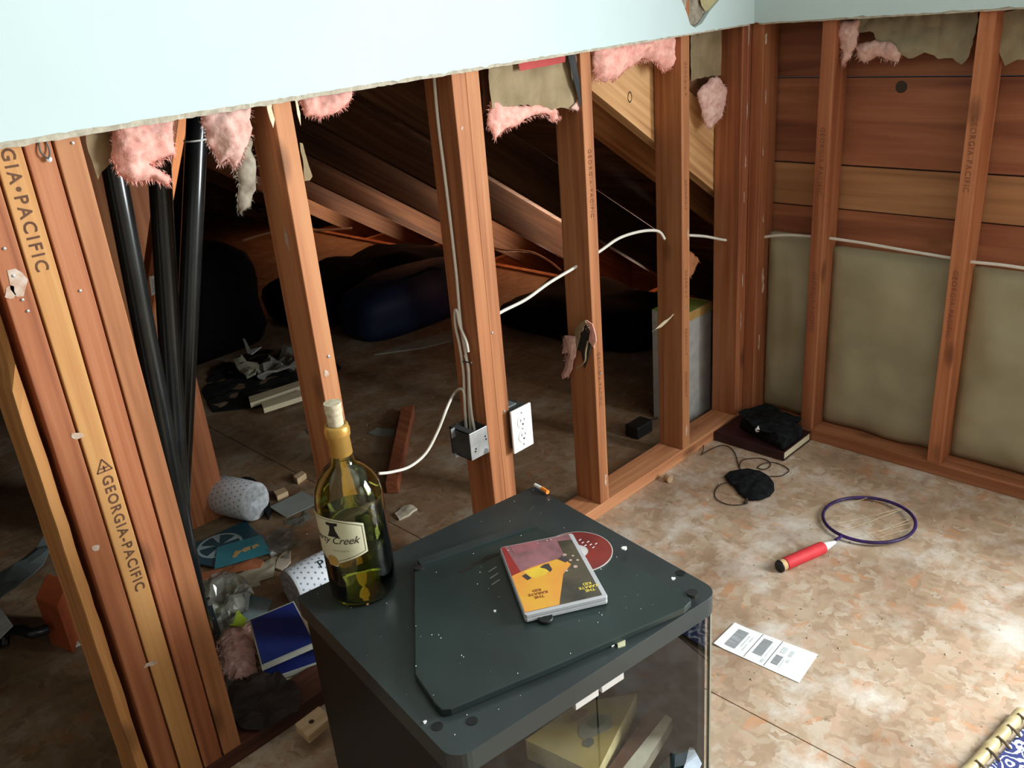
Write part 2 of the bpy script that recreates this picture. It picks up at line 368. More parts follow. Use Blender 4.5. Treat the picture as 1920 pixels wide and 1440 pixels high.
SL_W, SL_R, HD = .0074, .0055, 1.2578
def drywall_poly(name, outer, hole, mapf, ext, parent_kind='structure'):
    loops = [[mapf(*p) for p in outer]] + ([[mapf(*p) for p in hole]] if hole else [])
    tri = tessellate_polygon(loops); allp = [p for l in loops for p in l]; n = len(allp); ext = V(ext)
    mb = MB(); mb.v = [V(p) for p in allp]+[V(p)+ext for p in allp]
    mb.f = [tuple(t) for t in tri]+[tuple(n+i for i in reversed(t)) for t in tri]
    k = 0
    for l in loops:
        m = len(l)
        for i in range(m): a, b = k+i, k+(i+1) % m; mb.f.append((a, b, n+b, n+a))
        k += m
    return mb
def jag(x0, x1, zf, amp, step, seed):
    r = random.Random(seed); out = []; x = x0; s = 1 if x1 > x0 else -1
    while (x-x1)*s < 0:
        out.append((x, zf(x)+r.uniform(-amp, amp)*(3 if r.random() < .06 else 1))); x += s*step*r.uniform(.5, 1.5)
    out.append((x1, zf(x1))); return out
zW = lambda x: HD+SL_W*x+.003
bot = jag(-3.6, -.013, zW, .0012, .012, 3)
hole_px = [(1275, -60), (1279, 2), (1288, 25), (1294, 46), (1303, 52), (1316, 44), (1330, 22), (1342, 8), (1352, -4), (1375, -60)]
hole = [(ony(a, b, -.0127).x, ony(a, b, -.0127).z) for a, b in hole_px]
wl = drywall_poly('wall_left', [(-.0, 2.42), (-3.6, 2.42)]+bot, hole, lambda x, z: V((x, -.0127, z)), (0, .0123, 0)).build('wall_left', DRY)
tag(wl, kind='structure')
# bare gypsum edge hanging a few millimetres below the paper
core = MB(); r = random.Random(5); x = -3.6; prev = None
while x < -.02:
    w_ = max(0.0, min(1.0, (-x-.2)/2)); z0 = zW(x)-.003-(.001+.0065*w_)*r.uniform(.7, 1.1)
    cur = (x, z0, -.0105+r.uniform(-.0012, .0012)); 
    if prev:
        a, b = prev, cur
        core.add([(a[0], a[2], zW(a[0])+.002), (b[0], b[2], zW(b[0])+.002), (b[0], b[2]+.001, b[1]), (a[0], a[2]+.001, a[1]), (a[0], -.001, a[1]), (b[0], -.001, b[1])], [(0, 1, 2, 3), (3, 2, 5, 4)])
    prev = cur; x += r.uniform(.006, .018)
core.build('gypsum_edge', GYP, wl)
zR = lambda y: HD-SL_R*y+.003
# right drywall, with the window opening towards the viewer's back
MBR = drywall_poly('wall_right', [(-.0127, 2.42), (-3.4, 2.42), (-3.4, 0.0), (-1.45, 0.0)]+jag(-1.45, -.0127, zR, .0012, .015, 9),
                   [(-1.72, .68), (-2.68, .68), (-2.68, 1.66), (-1.72, 1.66)], lambda y, z: V((-.0127, y, z)), (.0123, 0, 0))
wr = MBR.build('wall_right', DRY); tag(wr, kind='structure')
core = MB(); y = -1.45; prev = None
while y < -.013:
    z0 = zR(y)-.003-.002*r.uniform(.4, 1.2); cur = (y, z0)
    if prev: a, b = prev, cur; core.add([(-.0105, a[0], zR(a[0])+.002), (-.0105, b[0], zR(b[0])+.002), (-.010, b[0], b[1]), (-.010, a[0], a[1]), (0, a[0], a[1]), (0, b[0], b[1])], [(0, 1, 2, 3), (3, 2, 5, 4)])
    prev = cur; y += r.uniform(.008, .02)
core.build('gypsum_edge', GYP, wr)
wf = MB()
for lo, hi in [((-.03, -2.72, .64), (.03, -1.68, .68)), ((-.03, -2.72, 1.66), (.03, -1.68, 1.70)), ((-.03, -2.72, .68), (.03, -2.68, 1.66)), ((-.03, -1.72, .68), (.03, -1.68, 1.66)), ((.0, -2.68, 1.16), (.02, -1.72, 1.18))]: wf.box(lo, hi)
tag(wf.build('window_1', WHITEP), kind='structure')
tag(MB().box((-3.62, -3.42, 0), (-3.6, -.013, 2.42)).build('wall_far_left', UNF), kind='structure')
tag(MB().box((-3.6, -3.44, 0), (0, -3.42, 2.42)).build('wall_back', UNF), kind='structure')
tag(MB().box((-3.6, -3.42, 2.42), (.0, 0, 2.44)).build('ceiling', plain('ceiling_paint', (.55, .55, .52), .8, var=.03)), kind='structure')
# attic shell
ROOFM = wood('roof_sheathing', (.11, .045, .02), (.19, .08, .035), (.27, .125, .055), 'y', fine=.4, knots=False)
rf = empty('roof', (0, 3, 1), kind='structure')
S_ = .64
for k in range(24):      # sheathing boards running along the eave
    x0 = -2.7+k*.2; x1 = x0+.196
    zt = lambda x: .757-S_*x+.235
    MB().prism([(x0, .095, zt(x0)), (x1, .095, zt(x1)), (x1, .095, zt(x1)+.02), (x0, .095, zt(x0)+.02)], (0, 6, 0)).build('board', ROOFM, rf)
MB().prism([(-2.7, .095, 2.73), (-2.7, .095, 2.75), (-5.2, .095, 1.1), (-5.2, .095, 1.08)], (0, 6, 0)).build('sheathing', ROOFM, rf)
MB().prism([(-2.3, .0895, 2.42), (.13, .0895, 2.42), (.13, .0895, .90), (-2.3, .0895, 2.455)][:4], (0, .004, 0)).build('gable_board', ROOFM, rf)
MB().box((1.95, .095, -.42), (1.97, 6.1, .2)).build('eave_board', ROOFM, rf)
tag(MB().box((-5, 6.1, -.5), (2.2, 6.14, 3)).build('wall_attic_end', ROOFM), kind='structure')
tag(MB().box((-5.0, .0, 0), (-4.96, 6.1, 2)).build('wall_attic_side', ROOFM), kind='structure')
tag(MB().box((1.0, .09, -.42), (2.0, 6.1, -.40)).build('trim_2', TANB), kind='structure')
# low beam at the edge of the attic floor
tag(MB().box((.93, .13, -.02), (.968, 6.1, .012)).build('trim_3', RAFT), kind='structure')

# ------------------------------------------------------------------ bottom plates
zp = .0381
DARKP = wood('dark_plate_wood', (.06, .022, .014), (.11, .038, .022), (.16, .06, .035), 'x')  # darker wood tone for the plate piece left of the cabinet
tag(MB().box((-2.2, 0, 0), (-1.622, .089, zp)).build('bottom_plate', DARKP, bevel=.002), 'dark bottom plate on the floor left of the cabinet', 'bottom plate')
tag(MB().box((-1.62, 0, 0), (0.0, .089, zp)).build('bottom_plate', PLATEX, bevel=.002), 'scuffed wooden bottom plate on the floor under the open left studs', 'bottom plate')
tag(MB().box((0, -1.45, 0), (.089, -.0005, zp)).build('bottom_plate', PLATEY, bevel=.002), 'reddish wooden bottom plate along the right wall under the insulation', 'bottom plate')

# ------------------------------------------------------------------ studs
def stud_w(x0, label, mat=STUD, wd=.0381, y0=0.0, dep=.089, z0=zp, top=2.4, name='wall_stud', jit=.0006, seed=0, group=None):
    mb = MB(); n = 14; rr = random.Random(seed+int(abs(x0)*1000)); q = []
    for i in range(n+1):
        z = z0+(top-z0)*i/n; a, b = rr.uniform(-jit, jit), rr.uniform(-jit, jit)
        q.append([(x0+a, y0, z), (x0+wd+b, y0, z), (x0+wd+b, y0+dep, z), (x0+a, y0+dep, z)])
    for i in range(n):
        mb.add(q[i]+q[i+1], [(0, 1, 5, 4), (1, 2, 6, 5), (2, 3, 7, 6), (3, 0, 4, 7)])
    mb.add(q[0], [(0, 3, 2, 1)]); mb.add(q[n], [(0, 1, 2, 3)])
    return tag(mb.build(name, mat, bevel=.0018), label, 'stud', group)
def down_text(o, txt, size, xc, ztop, mat=INK, y=-.0006, spacing=1.15, offset=0):
    """stamp reading down the face of a stud in the left wall"""
    lettering(txt, size, lambda u, v: V((xc+v-size*.36, y, ztop-u)), mat, o, name='lumber_stamp', spacing=spacing, offset=offset)
def smear(o, px, py, w, h, seed, y=-.0005, plane='y', x=0):
    c = ony(px, py, y) if plane == 'y' else onx(px, py, x)
    rr = random.Random(seed); pts = []
    for k in range(9):
        a = 2*math.pi*k/9; q = rr.uniform(.45, 1.1)
        pts.append(c+V((math.cos(a)*w*q, 0, math.sin(a)*h*q)) if plane == 'y' else c+V((0, math.cos(a)*w*q, math.sin(a)*h*q)))
    n = (0, -1, 0) if plane == 'y' else (-1, 0, 0)
    sheet(pts, n, .0008, seed=seed, L=.01, rag=.001).build('plaster_smear', SMEAR, o)
def nail(o, p, d=(0, -1, 0), r=.004):
    MB().lathe([(0, 0), (r, 0), (r, .0015), (0, .002)], p, d, n=10).build('nail_head', STEEL, o)

s5 = stud_w(-.3536, 'second stud left of the corner post, white cable passing through it', STUD)
s4 = stud_w(-.7612, 'nibbled stud with a torn paper box hanging on its left side', STUD)
s3a = stud_w(-1.1631, 'left half of the doubled stud, white cables and metal box beside it', STUD)
s3b = stud_w(-1.1250, 'right half of the doubled stud, white outlet plate beside it', STUD)
s2 = stud_w(-1.5819, 'single stud behind the wine bottle, chipped and smeared white', STUD)
s1 = stud_w(-1.9498, 'rightmost stud of the tight bundle at left', STUD)
p2 = stud_w(-1.9917, 'second stud from the right in the left bundle, bent nail near its top', STUDR)
p3 = stud_w(-2.0336, 'stud in the left bundle with bold stamped lettering down its face', STUDY)
p4 = stud_w(-2.0755, 'stud in the left bundle smeared with white plaster, left of the stamped one', STUDR)
c1 = stud_w(-.0500, 'corner post stud of the left wall with a pale front edge', STUDR, wd=.0493)
# split yellowish edge board left of the bundle
mb = MB(); rr = random.Random(4); q = []
for i in range(41):
    z = 0.0+1.62*i/40; a = rr.uniform(-.001, .001); 
    bite = .014*math.exp(-((z-.965)/.06)**2); w2 = .0175
    q.append([(-2.106+bite*.9+a, .004+bite, z), (-2.106+w2+rr.uniform(-.001, .001), .003, z), (-2.106+w2, .089, z), (-2.110+a, .089, z)])
for i in range(40): mb.add(q[i]+q[i+1], [(0, 1, 5, 4), (1, 2, 6, 5), (2, 3, 7, 6), (3, 0, 4, 7)])
tag(mb.build('edge_board', STUDY), 'thin yellowish split board with a bite out of it, leftmost of the bundle', 'board')
# stamps
down_text(p3, 'GEORGIA\u2022PACIFIC', .026, -2.0145, 1.455-(ony(62, 300, 0).z-ony(75, 478, 0).z), INK, spacing=1.28, offset=.0004)
down_text(p3, 'GEORGIA-PACIFIC', .024, -2.0115, .706, INK, spacing=1.2, offset=.0004)
def gp_mark(o, xc, z, s):    # small triangular emblem
    m = MB()
    def P(u, v): return V((xc+v, -.0006, z-u))
    tri = [(-s, 0), (s*.7, s*.95), (s*.7, -s*.95)]
    for i in range(3):
        a, b = V((*tri[i], 0)), V((*tri[(i+1) % 3], 0)); d = (b-a).normalized(); nn = V((-d.y, d.x, 0))*.0011
        m.add([P(*(a-nn).xy), P(*(b-nn).xy), P(*(b+nn).xy), P(*(a+nn).xy)], [(0, 1, 2, 3)])
    m.add([P(-s*.1, -.0011), P(s*.7, -.0011), P(s*.7, .0011), P(-s*.1, .0011)], [(0, 1, 2, 3)])
    m.add([P(s*.15, -s*.5), P(s*.15, s*.5), P(s*.3, s*.5), P(s*.3, -s*.5)], [(0, 1, 2, 3)])
    m.build('emblem', INK, o)
gp_mark(p3, -2.0125, .723, .013)
lettering('GEORGIA-PACIFIC', .017, lambda u, v: V((-.7612+.019+v-.006, -.0010, 1.03-u)), INKF, s4, name='lumber_stamp', spacing=1.25)
lettering('GEORGIA-PACIFIC', .016, lambda u, v: V((-.7612+.019+v-.006, -.0010, .50-u)), INKF, s4, name='lumber_stamp', spacing=1.25)
for zz in (1.19, .88, .62, .44, .30):
    lettering('GEORGIA-PACIFIC'[:9], .014, lambda u, v, zz=zz: V((-.3536+.019+v-.005, -.0010, zz-u)), INKF, s5, name='lumber_stamp', spacing=1.25)
# smears, nails, chips
for k, (px, py, w, h) in enumerate([(32, 530, .014, .022), (20, 548, .01, .012)]): smear(p4, px, py, w, h, 20+k)
for k, (px, py, w, h) in enumerate([(143, 817, .013, .008), (180, 1027, .014, .008), (283, 1245, .016, .006)]): smear(p4, px, py, w, h, 30+k)
smear(s2, 612, 700, .007, .009, 41); smear(s2, 536, 445, .006, .03, 42, plane='x', x=-1.5828); smear(s4, 1136, 900, .006, .03, 43); smear(s5, 1287, 810, .007, .03, 44)
smear(s5, 1290, 440, .004, .03, 45); smear(s3a, 866, 240, .004, .005, 46)
c = ony(87, 296, 0)
nl = MB().tube(spline([c+V((-.004, -.001, .028)), c+V((-.007, -.005, .01)), c+V((0, -.008, 0)), c+V((.006, -.004, .012)), c+V((.004, -.001, .03))], 5), .0013, 6)
nl.build('bent_nail', DARKST, p2); nail(p2, c+V((.001, -.006, -.002)))
for px, py in [(150, 545), (136, 268), (8, 466), (25, 517), (42, 562), (52, 583)]:
    pp = ony(px, py, -.0006); nail(p2 if px > 100 else p4, pp, r=.0022)
for o, px, py in [(s3b, 923, 624), (s3b, 945, 771), (s5, 1287, 575), (s4, 1126, 700), (s2, 616, 668)]: nail(o, ony(px, py, -.0004), r=.003)

# right wall studs
def stud_r(y0, label, mat=STUDR, x0=0.0, top=2.4, wd=.0381):
    mb = MB(); rr = random.Random(int(abs(y0)*999)); q = []; n = 14
    for i in range(n+1):
        z = zp+(top-zp)*i/n; a = rr.uniform(-.0008, .0008)
        q.append([(x0, y0-wd+a, z), (x0+.089, y0-wd, z), (x0+.089, y0, z), (x0, y0+a, z)])
    for i in range(n): mb.add(q[i]+q[i+1], [(0, 1, 5, 4), (1, 2, 6, 5), (2, 3, 7, 6), (3, 0, 4, 7)])
    mb.add(q[0], [(0, 3, 2, 1)]); mb.add(q[n], [(0, 1, 2, 3)])
    return tag(mb.build('wall_stud', mat, bevel=.0018), label, 'stud')
rc = stud_r(.001, 'reddish corner stud of the right wall with flaked plaster along its edge')
r1 = stud_r(-.2116, 'first stud right of the corner, standing beside the black case')
r2 = stud_r(-.6094, 'rightmost visible stud between two pale insulation batts')
stud_r(-1.0158, 'stud of the right wall just outside the right picture edge'); 
for zz, yc, o in [(1.02, -.628, r2), (.62, -.628, r2), (.98, -.231, r1), (.56, -.231, r1)]:
    lettering('GEORGIA-PACIFIC', .020, lambda u, v, zz=zz, yc=yc: V((-.0012, yc-v+.007, zz-u)), INKF, o, name='lumber_stamp', spacing=1.2)
for k in range(7): smear(rc, 1438+RN.uniform(-4, 3)-k*2, 100+k*95+RN.uniform(-40, 40), RN.uniform(.002, .005), RN.uniform(.015, .04), 60+k, plane='x', x=-.0012)
for k in range(6): smear(c1, 1404-k*3, 90+k*105+RN.uniform(-40, 40), .003, RN.uniform(.02, .05), 80+k, y=-.0012)

# ------------------------------------------------------------------ right wall backing boards and batts
bk = empty('wall_sheathing', (.12, -.7, 0), kind='structure')
for z0, z1, m in [(.0, .57, PLANK), (.57, .728, PLANK), (.731, .855, PLANKL), (.860, 1.10, PLANK), (1.104, 1.30, PLANK), (1.304, 1.6, PLANK)]:
    MB().box((.10 if z1 != .728 else .094, -1.45, z0), (.125, .05, z1)).build('plank', m, bk)
MB().box((.0985, 0.0, .06), (.125, .089, 1.6)).build('plank', PLANK, bk)
c = onx(1690, 163, .0995); 
kn = MB().lathe([(0, 0), (.011, .0), (.014, .0015), (.016, 0)], c, (-1, 0, 0), 14); kn.build('knot', plain('knot_wood', (.045, .03, .02), .8), bk)
def batt(y0, y1, ztop, label, seed, bul=.02):
    n, m = 18, 30; mb = MB(); F = []
    for i in range(n+1):
        for j in range(m+1):
            y = y0+(y1-y0)*i/n; z = .042+(ztop-.042)*j/m; e = min(i, n-i)/n*2; e2 = min(j, m-j)/m*2
            h = bul*(min(1, e*2.5)**.5)*(min(1, e2*5)**.5)+.013*noise.noise(V((y*9, z*7, seed)))*min(1, e*4)+.003*noise.noise(V((y*25, z*20, seed+5)))
            F.append(V((.072-h, y, z)))
    nn = len(F); B = [V((.0935, p.y, p.z)) for p in F]; mb.v = F+B
    for i in range(n):
        for j in range(m): a = i*(m+1)+j; b = a+m+1; mb.f.append((a, a+1, b+1, b))
    for i in range(n): a = i*(m+1); mb.f.append((a, a+m+1, nn+a+m+1, nn+a)); a += m; mb.f.append((a, a+m+1, nn+a+m+1, nn+a))
    for j in range(m): mb.f.append((j, j+1, nn+j+1, nn+j)); a = n*(m+1)+j; mb.f.append((a, a+1, nn+a+1, nn+a))
    return tag(mb.build('insulation_batt', BATT, smooth=True), label, 'insulation', 'faced insulation batts between the right wall studs')
batt(-.2107, -.038, .642, 'narrow grey-green insulation batt in the corner behind the black case', 1)
batt(-.6085, -.2505, .620, 'wide grey-green insulation batt between the two right wall studs', 2)
batt(-1.0148, -.6484, .612, 'pale insulation batt right of the rightmost visible stud', 3)

# ------------------------------------------------------------------ rafters
def rafter(y0, label, mat=RAFT, x0=-2.65, x1=1.66, dz=.235, z0=.757, th=.038):
    f = lambda x: z0-S_*x
    mb = MB(); n = 16; 
    for i in range(n):
        a, b = x0+(x1-x0)*i/n, x0+(x1-x0)*(i+1)/n
        mb.add([(a, y0, f(a)), (b, y0, f(b)), (b, y0, f(b)+dz), (a, y0, f(a)+dz), (a, y0+th, f(a)), (b, y0+th, f(b)), (b, y0+th, f(b)+dz), (a, y0+th, f(a)+dz)],
               [(0, 1, 2, 3), (4, 7, 6, 5), (0, 4, 5, 1), (3, 2, 6, 7)]+([(0, 3, 7, 4)] if i == 0 else [])+([(1, 5, 6, 2)] if i == n-1 else []))
    return tag(mb.build('rafter', mat), label, 'rafter', 'roof rafters sloping down through the dark attic')
ra = rafter(.0925, 'broad tan rafter with an oval knot right behind the open studs', RAFTL)
c = ony(1181, 182, .0920)
kn = MB(); kn.ring((0, 0, 0), .011, .0016, 24, 5, (0, 1, 0)); kn.v = [V((c.x+v.x*.75, c.y+v.y*.4, c.z+v.z*1.15)) for v in kn.v]; kn.build('knot_ring', plain('knot_wood', (.045, .03, .02), .8), ra)
rafter(.262, 'red-brown rafter just below and behind the broad tan one', RAFT, dz=.19)
for k in range(7):
    yy = 1.12+.61*k
    rafter(yy, ['dark rafter crossing the attic behind the doubled stud', 'rafter with its foot lit, second from the wall in the dark attic', 'rafter with its foot lit near the middle of the eave', 'rafter with a bright lower edge behind the black bag', 'rafter with a bright lower edge beside the single stud', 'farthest lit rafter seen right of the single stud', 'last rafter lost in the dark at the attic end'][k], RAFTSH, dz=.19 if k else .22)
# joist ends crossing under the lit rafters
for k in range(8):
    yy = 1.2+.61*k
    tag(MB().box((.975, yy, -.20), (1.75, yy+.038, -.06)).build('joist_end', RAFT), 'joist end lying beyond the attic floor under the lit rafters', 'joist', 'joist ends along the lit eave')

# ------------------------------------------------------------------ insulation, torn paper
def tuft(px, y=.03, label='', n=500, puff=.028, seed=1, mat=PINK, plane='y', ln=.018, group=None, L=.0075, down=.5, fr=38):
    pts = [ony(a, b, y) if plane == 'y' else onx(a, b, y) for a, b in px]; nr = (0, -1, 0) if plane == 'y' else (-1, 0, 0)
    mb = sheet(pts, nr, .001, amp=.0045, freq=fr, seed=seed, L=L, puff=puff, edge=.03, rag=.004)
    wisps(mb, pts, nr, int(n*.6), ln*.6, seed, down, wd=.0006, spread=.003)
    return tag(mb.build('insulation_tuft', mat, smooth=True), label, 'insulation', group)
def paper(px, y, label, seed, mat=KRAFT, plane='y', amp=.006, fold=.0, rag=.002, name='kraft_paper', cat='paper', parent=None, L=.014, thick=.0012):
    pts = [ony(a, b, y) if plane == 'y' else onx(a, b, y) for a, b in px]; nr = (0, -1, 0) if plane == 'y' else (-1, 0, 0)
    o = sheet(pts, nr, thick, amp=amp, freq=14, seed=seed, L=L, fold=fold, rag=rag).build(name, mat, parent)
    return tag(o, label, cat) if parent is None else o
tuft([(212, 225), (322, 215), (329, 285), (300, 303), (283, 309), (318, 333), (315, 346), (285, 336), (250, 342), (222, 325), (208, 295)], .03, 'pink fibreglass tuft hanging in front of the first black pipe', 900, .03, 1)
paper([(158, 235), (216, 228), (212, 300), (200, 312), (182, 336), (170, 300)], .05, 'olive kraft paper scrap between stud bundle and pink fluff', 2)
t2 = tuft([(372, 205), (470, 190), (468, 255), (455, 300), (440, 315), (425, 300), (412, 312), (400, 285), (388, 265)], .03, 'pale pink fibreglass hanging right of the rightmost black pipe', 800, .03, 2, PINKP)
tuft([(438, 250), (468, 235), (474, 285), (484, 315), (478, 355), (466, 385), (452, 398), (444, 388), (448, 350), (438, 318)], .045, 'long dusty grey fibreglass strand hanging below the pale pink tuft', 350, .02, 3, GREYF)
tuft([(560, 180), (662, 165), (652, 195), (630, 208), (600, 220), (572, 214)], .04, 'small pink fibreglass tuft right of the single stud', 500, .022, 4)
paper([(498, 190), (508, 188), (514, 222), (512, 240), (505, 222)], -.001, 'thin yellowish splinter at the left top of the single stud', 5, PALEW, amp=.001, name='splinter', cat='splinter')
paper([(552, 188), (558, 187), (562, 215), (563, 236), (557, 215)], .01, 'thin yellowish splinter at the right top of the single stud', 6, PALEW, amp=.001, name='splinter', cat='splinter')
q = [(562, 268), (568, 268), (576, 300), (586, 332), (580, 340), (572, 338)]
paper(q, .03, 'torn pale scrap hanging from the right side of the single stud', 7, KRAFT, amp=.003, name='torn_scrap', cat='paper')
paper([(903, 110), (916, 108), (922, 205), (905, 212)], .05, 'brown paper strip beside the doubled stud top', 8, plain('brown_paper', (.2, .09, .05), .8), amp=.002)
kp = paper([(914, 118), (960, 105), (1070, 88), (1078, 150), (1097, 198), (1080, 206), (1050, 203), (1040, 206), (980, 196), (920, 203), (918, 170)], .022, 'olive kraft paper flap hanging between doubled stud and nibbled stud', 9, amp=.008, fold=.006)
pts = [ony(a, b, .006) for a, b in [(968, 105), (1060, 90), (1060, 116), (1045, 120), (975, 133)]]
sheet(pts, (0, -1, 0), .0006, amp=.001, seed=10).build('red_strip', plain('red_print', (.42, .05, .045), .7), kp)
tag(kp.children[-1], 'red printed strip')
pts = [ony(a, b, .004) for a, b in [(1061, 90), (1076, 88), (1084, 140), (1098, 195), (1088, 200), (1076, 150)]]
sheet(pts, (0, -1, 0), .0006, amp=.001, seed=11).build('dark_tear', BLACKP, kp)
tuft([(918, 192), (1038, 198), (1050, 222), (1036, 226), (1022, 212), (990, 222), (962, 236), (940, 246), (926, 260), (914, 232)], .026, 'pink fibreglass fringe below the kraft paper flap', 800, .02, 5)
tuft([(1110, 75), (1260, 55), (1264, 122), (1243, 134), (1228, 112), (1200, 112), (1172, 128), (1150, 152), (1114, 150)], .03, 'wide pink fibreglass tuft above the broad tan rafter', 1100, .03, 6)
tuft([(1078, 100), (1090, 98), (1098, 150), (1100, 200), (1084, 208), (1072, 204), (1086, 185), (1084, 140)], .012, 'narrow pale fibreglass strip beside the top of the nibbled stud', 160, .008, 16, PINKP)
paper([(1294, 50), (1388, 40), (1388, 128), (1346, 142), (1312, 146), (1296, 152)], .07, 'olive kraft paper panel left of the corner post top', 12, amp=.004)
tuft([(1308, 175), (1318, 158), (1344, 142), (1362, 165), (1358, 200), (1350, 222), (1330, 244), (1318, 222)], .05, 'dusty pink fibreglass tuft hanging beside the corner post', 380, .02, 7, PINKP)
tuft([(1562, 42), (1612, 34), (1608, 74), (1594, 108), (1580, 124), (1576, 88)], .03, 'salmon pink fibreglass wedge beside the first right wall stud', 380, .018, 8, PINKP, 'x')
KRM = KRAFTR
paper([(1604, 30), (1700, 22), (1838, 14), (1832, 60), (1815, 112), (1803, 121), (1785, 108), (1760, 110), (1735, 98), (1705, 110), (1680, 96), (1650, 98), (1640, 60), (1612, 60)], .06, 'crumpled grey-green kraft paper between the right wall studs', 13, KRM, 'x', amp=.012, fold=.02, rag=.003)
tuft([(1600, 84), (1640, 76), (1670, 80), (1692, 98), (1682, 116), (1660, 112), (1640, 104), (1622, 116), (1606, 106)], .05, 'pink fibreglass fringe under the crumpled paper of the right wall', 420, .016, 9, PINKP, 'x')
paper([(1874, 22), (1940, 16), (1940, 110), (1905, 112), (1884, 124), (1872, 80)], .06, 'grey-green kraft paper right of the rightmost stud', 14, KRM, 'x', amp=.01, fold=.012)
# fluff seen in the hole of the drywall
tuft([(1245, -70), (1395, -70), (1372, 5), (1340, 45), (1304, 66), (1280, 55), (1262, 5)], .010, 'grey torn insulation showing in the drywall hole at the top', 300, .012, 15, GREYF)
paper([(1312, -60), (1352, -60), (1350, -2), (1330, 18), (1322, 22), (1314, 10)], -.004, 'yellowish torn paper in the drywall hole at the top', 17, plain('yellow_paper', (.45, .38, .2), .8), amp=.002)

# torn paper box on the left face of the nibbled stud
tb = empty('torn_wall_box', onx(1090, 650, -.78), 'torn dark box with pink rags hanging on the nibbled stud', 'box')
X4 = -.7625
def sx4(px, x=X4): return [onx(a, b, x) for a, b in px]
sheet(sx4([(1096, 603), (1112, 628), (1106, 660), (1096, 690), (1090, 658), (1080, 655), (1086, 625)], X4-.004), (-1, 0, 0), .004, amp=.002, seed=3).build('dark_cavity', plain('dark_cavity', (.03, .025, .02), .9), tb)
sheet(sx4([(1080, 612), (1098, 600), (1100, 606), (1088, 626), (1080, 658), (1072, 650), (1078, 630)], X4-.012), (-1, 0, 0), .004, amp=.004, seed=4, rag=.002).build('paper_rim', KRAFT, tb)
m = sheet(sx4([(1060, 630), (1078, 632), (1080, 655), (1078, 668), (1072, 690), (1066, 705), (1056, 712), (1054, 700), (1062, 680), (1066, 662), (1055, 662)], X4-.016), (-1, 0, 0), .003, amp=.004, seed=5, puff=.006, rag=.002); wisps(m, sx4([(1060, 630), (1066, 705)]), (-1, 0, 0), 120, .012, 4, .6); m.build('pink_rag', PINKP, tb)
m = sheet(sx4([(1100, 600), (1110, 608), (1116, 622), (1118, 640), (1112, 650), (1104, 640), (1108, 622)], X4-.008), (-1, 0, 0), .003, amp=.004, seed=6, puff=.005, rag=.002); wisps(m, sx4([(1100, 600), (1112, 650)]), (-1, 0, 0), 80, .01, 5, .6); m.build('pink_rag', PINK, tb)
MB().tube(spline(sx4([(1102, 640), (1098, 660), (1097, 675), (1090, 684), (1080, 690)], X4-.012), 5), .0025, 6).build('paper_rim', KRAFT, tb)

# ------------------------------------------------------------------ cables
def cable(pts, label, r=.0036, mat=CABLE, name='electrical_cable', sp=8, cat='cable'):
    return tag(MB().tube(spline(pts, sp), r, 8).build(name, mat, smooth=True), label, cat)
Y = .045
wpts = [ony(*p, Y) for p in [(905, 610), (938, 586), (985, 562), (1030, 530), (1080, 500), (1126, 470), (1160, 447), (1196, 435), (1225, 432), (1238, 436), (1246, 448)]]
cable(wpts, 'white cable rising from the doubled stud across to the next studs', .0042)
cable([ony(*p, Y) for p in [(1285, 441), (1320, 443), (1352, 449), (1375, 452)]], 'short white cable run between the studs left of the corner', .0042)
cable([onx(*p, .045) for p in [(1425, 446), (1450, 442), (1480, 441), (1515, 443), (1550, 446), (1620, 456), (1700, 470), (1790, 485), (1822, 491), (1880, 497), (1960, 509)]], 'white cable running across the right wall through its studs', .0045)
XL = -1.1631-.008
cable([onx(*p, XL) for p in [(812, 110), (815, 160), (822, 235), (834, 330), (846, 430), (856, 520), (864, 610), (877, 690), (880, 760), (883, 812)]], 'grey-white cable hanging down the left side of the doubled stud')
cable([onx(*p, XL-.004) for p in [(878, 660), (874, 640), (862, 610), (857, 585), (853, 584), (854, 612), (862, 650), (869, 700), (871, 760), (874, 812)]], 'short looped cable beside the doubled stud above the metal box')
cable([onx(*p, XL-.002) for p in [(872, 665), (878, 690), (880, 730), (884, 775), (890, 808)]], 'innermost short cable entering the metal box')
pA = [(710, 888), (735, 885), (768, 875), (798, 850), (820, 810), (838, 765), (850, 740), (862, 729), (870, 736), (872, 770), (876, 815)]
cable([ony(px, py, .05) if px < 845 else onx(px, py, XL-.006) for px, py in pA], 'white cable curving from the metal box down behind the bottle')
st = MB().tube([onx(868, 678, XL-.006), onx(884, 680, XL-.006)], .0018, 6); tag(st.build('cable_staple', DARKST), 'small cable staple holding three cables on the doubled stud', 'staple')
# metal junction box on the doubled stud
jb = empty('junction_box', ony(880, 868, .0), 'galvanised metal junction box left of the doubled stud, cables entering it', 'junction box')
x1 = -1.1635; x0 = x1-.058; zt = ony(885, 812, 0).z; zb = ony(890, 862, 0).z
MB().box((x0, 0.0, zb), (x1, .002, zt)).build('front_plate', STEEL, jb, bevel=.002)
bx = MB(); bx.box((x0, .002, zb), (x0+.002, .07, zt)); bx.box((x1-.002, .002, zb), (x1, .07, zt)); bx.box((x0, .002, zb), (x1, .07, zb+.002)); bx.box((x0, .068, zb), (x1, .07, zt)); bx.box((x0, .002, zt-.002), (x0+.02, .07, zt))
bx.build('box_body', DARKST, jb)
for (a, b) in [(.012, .25), (.014, .34), (.047, .62), (.049, .5)]: MB().box((x0+a, -.0008, zb+(zt-zb)*b), (x0+a+.004, 0, zb+(zt-zb)*b+.004)).build('slot', BLK, jb)
MB().tube([(x0+.044, -.004, zb+.01), (x0+.05, 0, zb+.006)], .006, 8).build('cable_clamp', STEEL, jb)
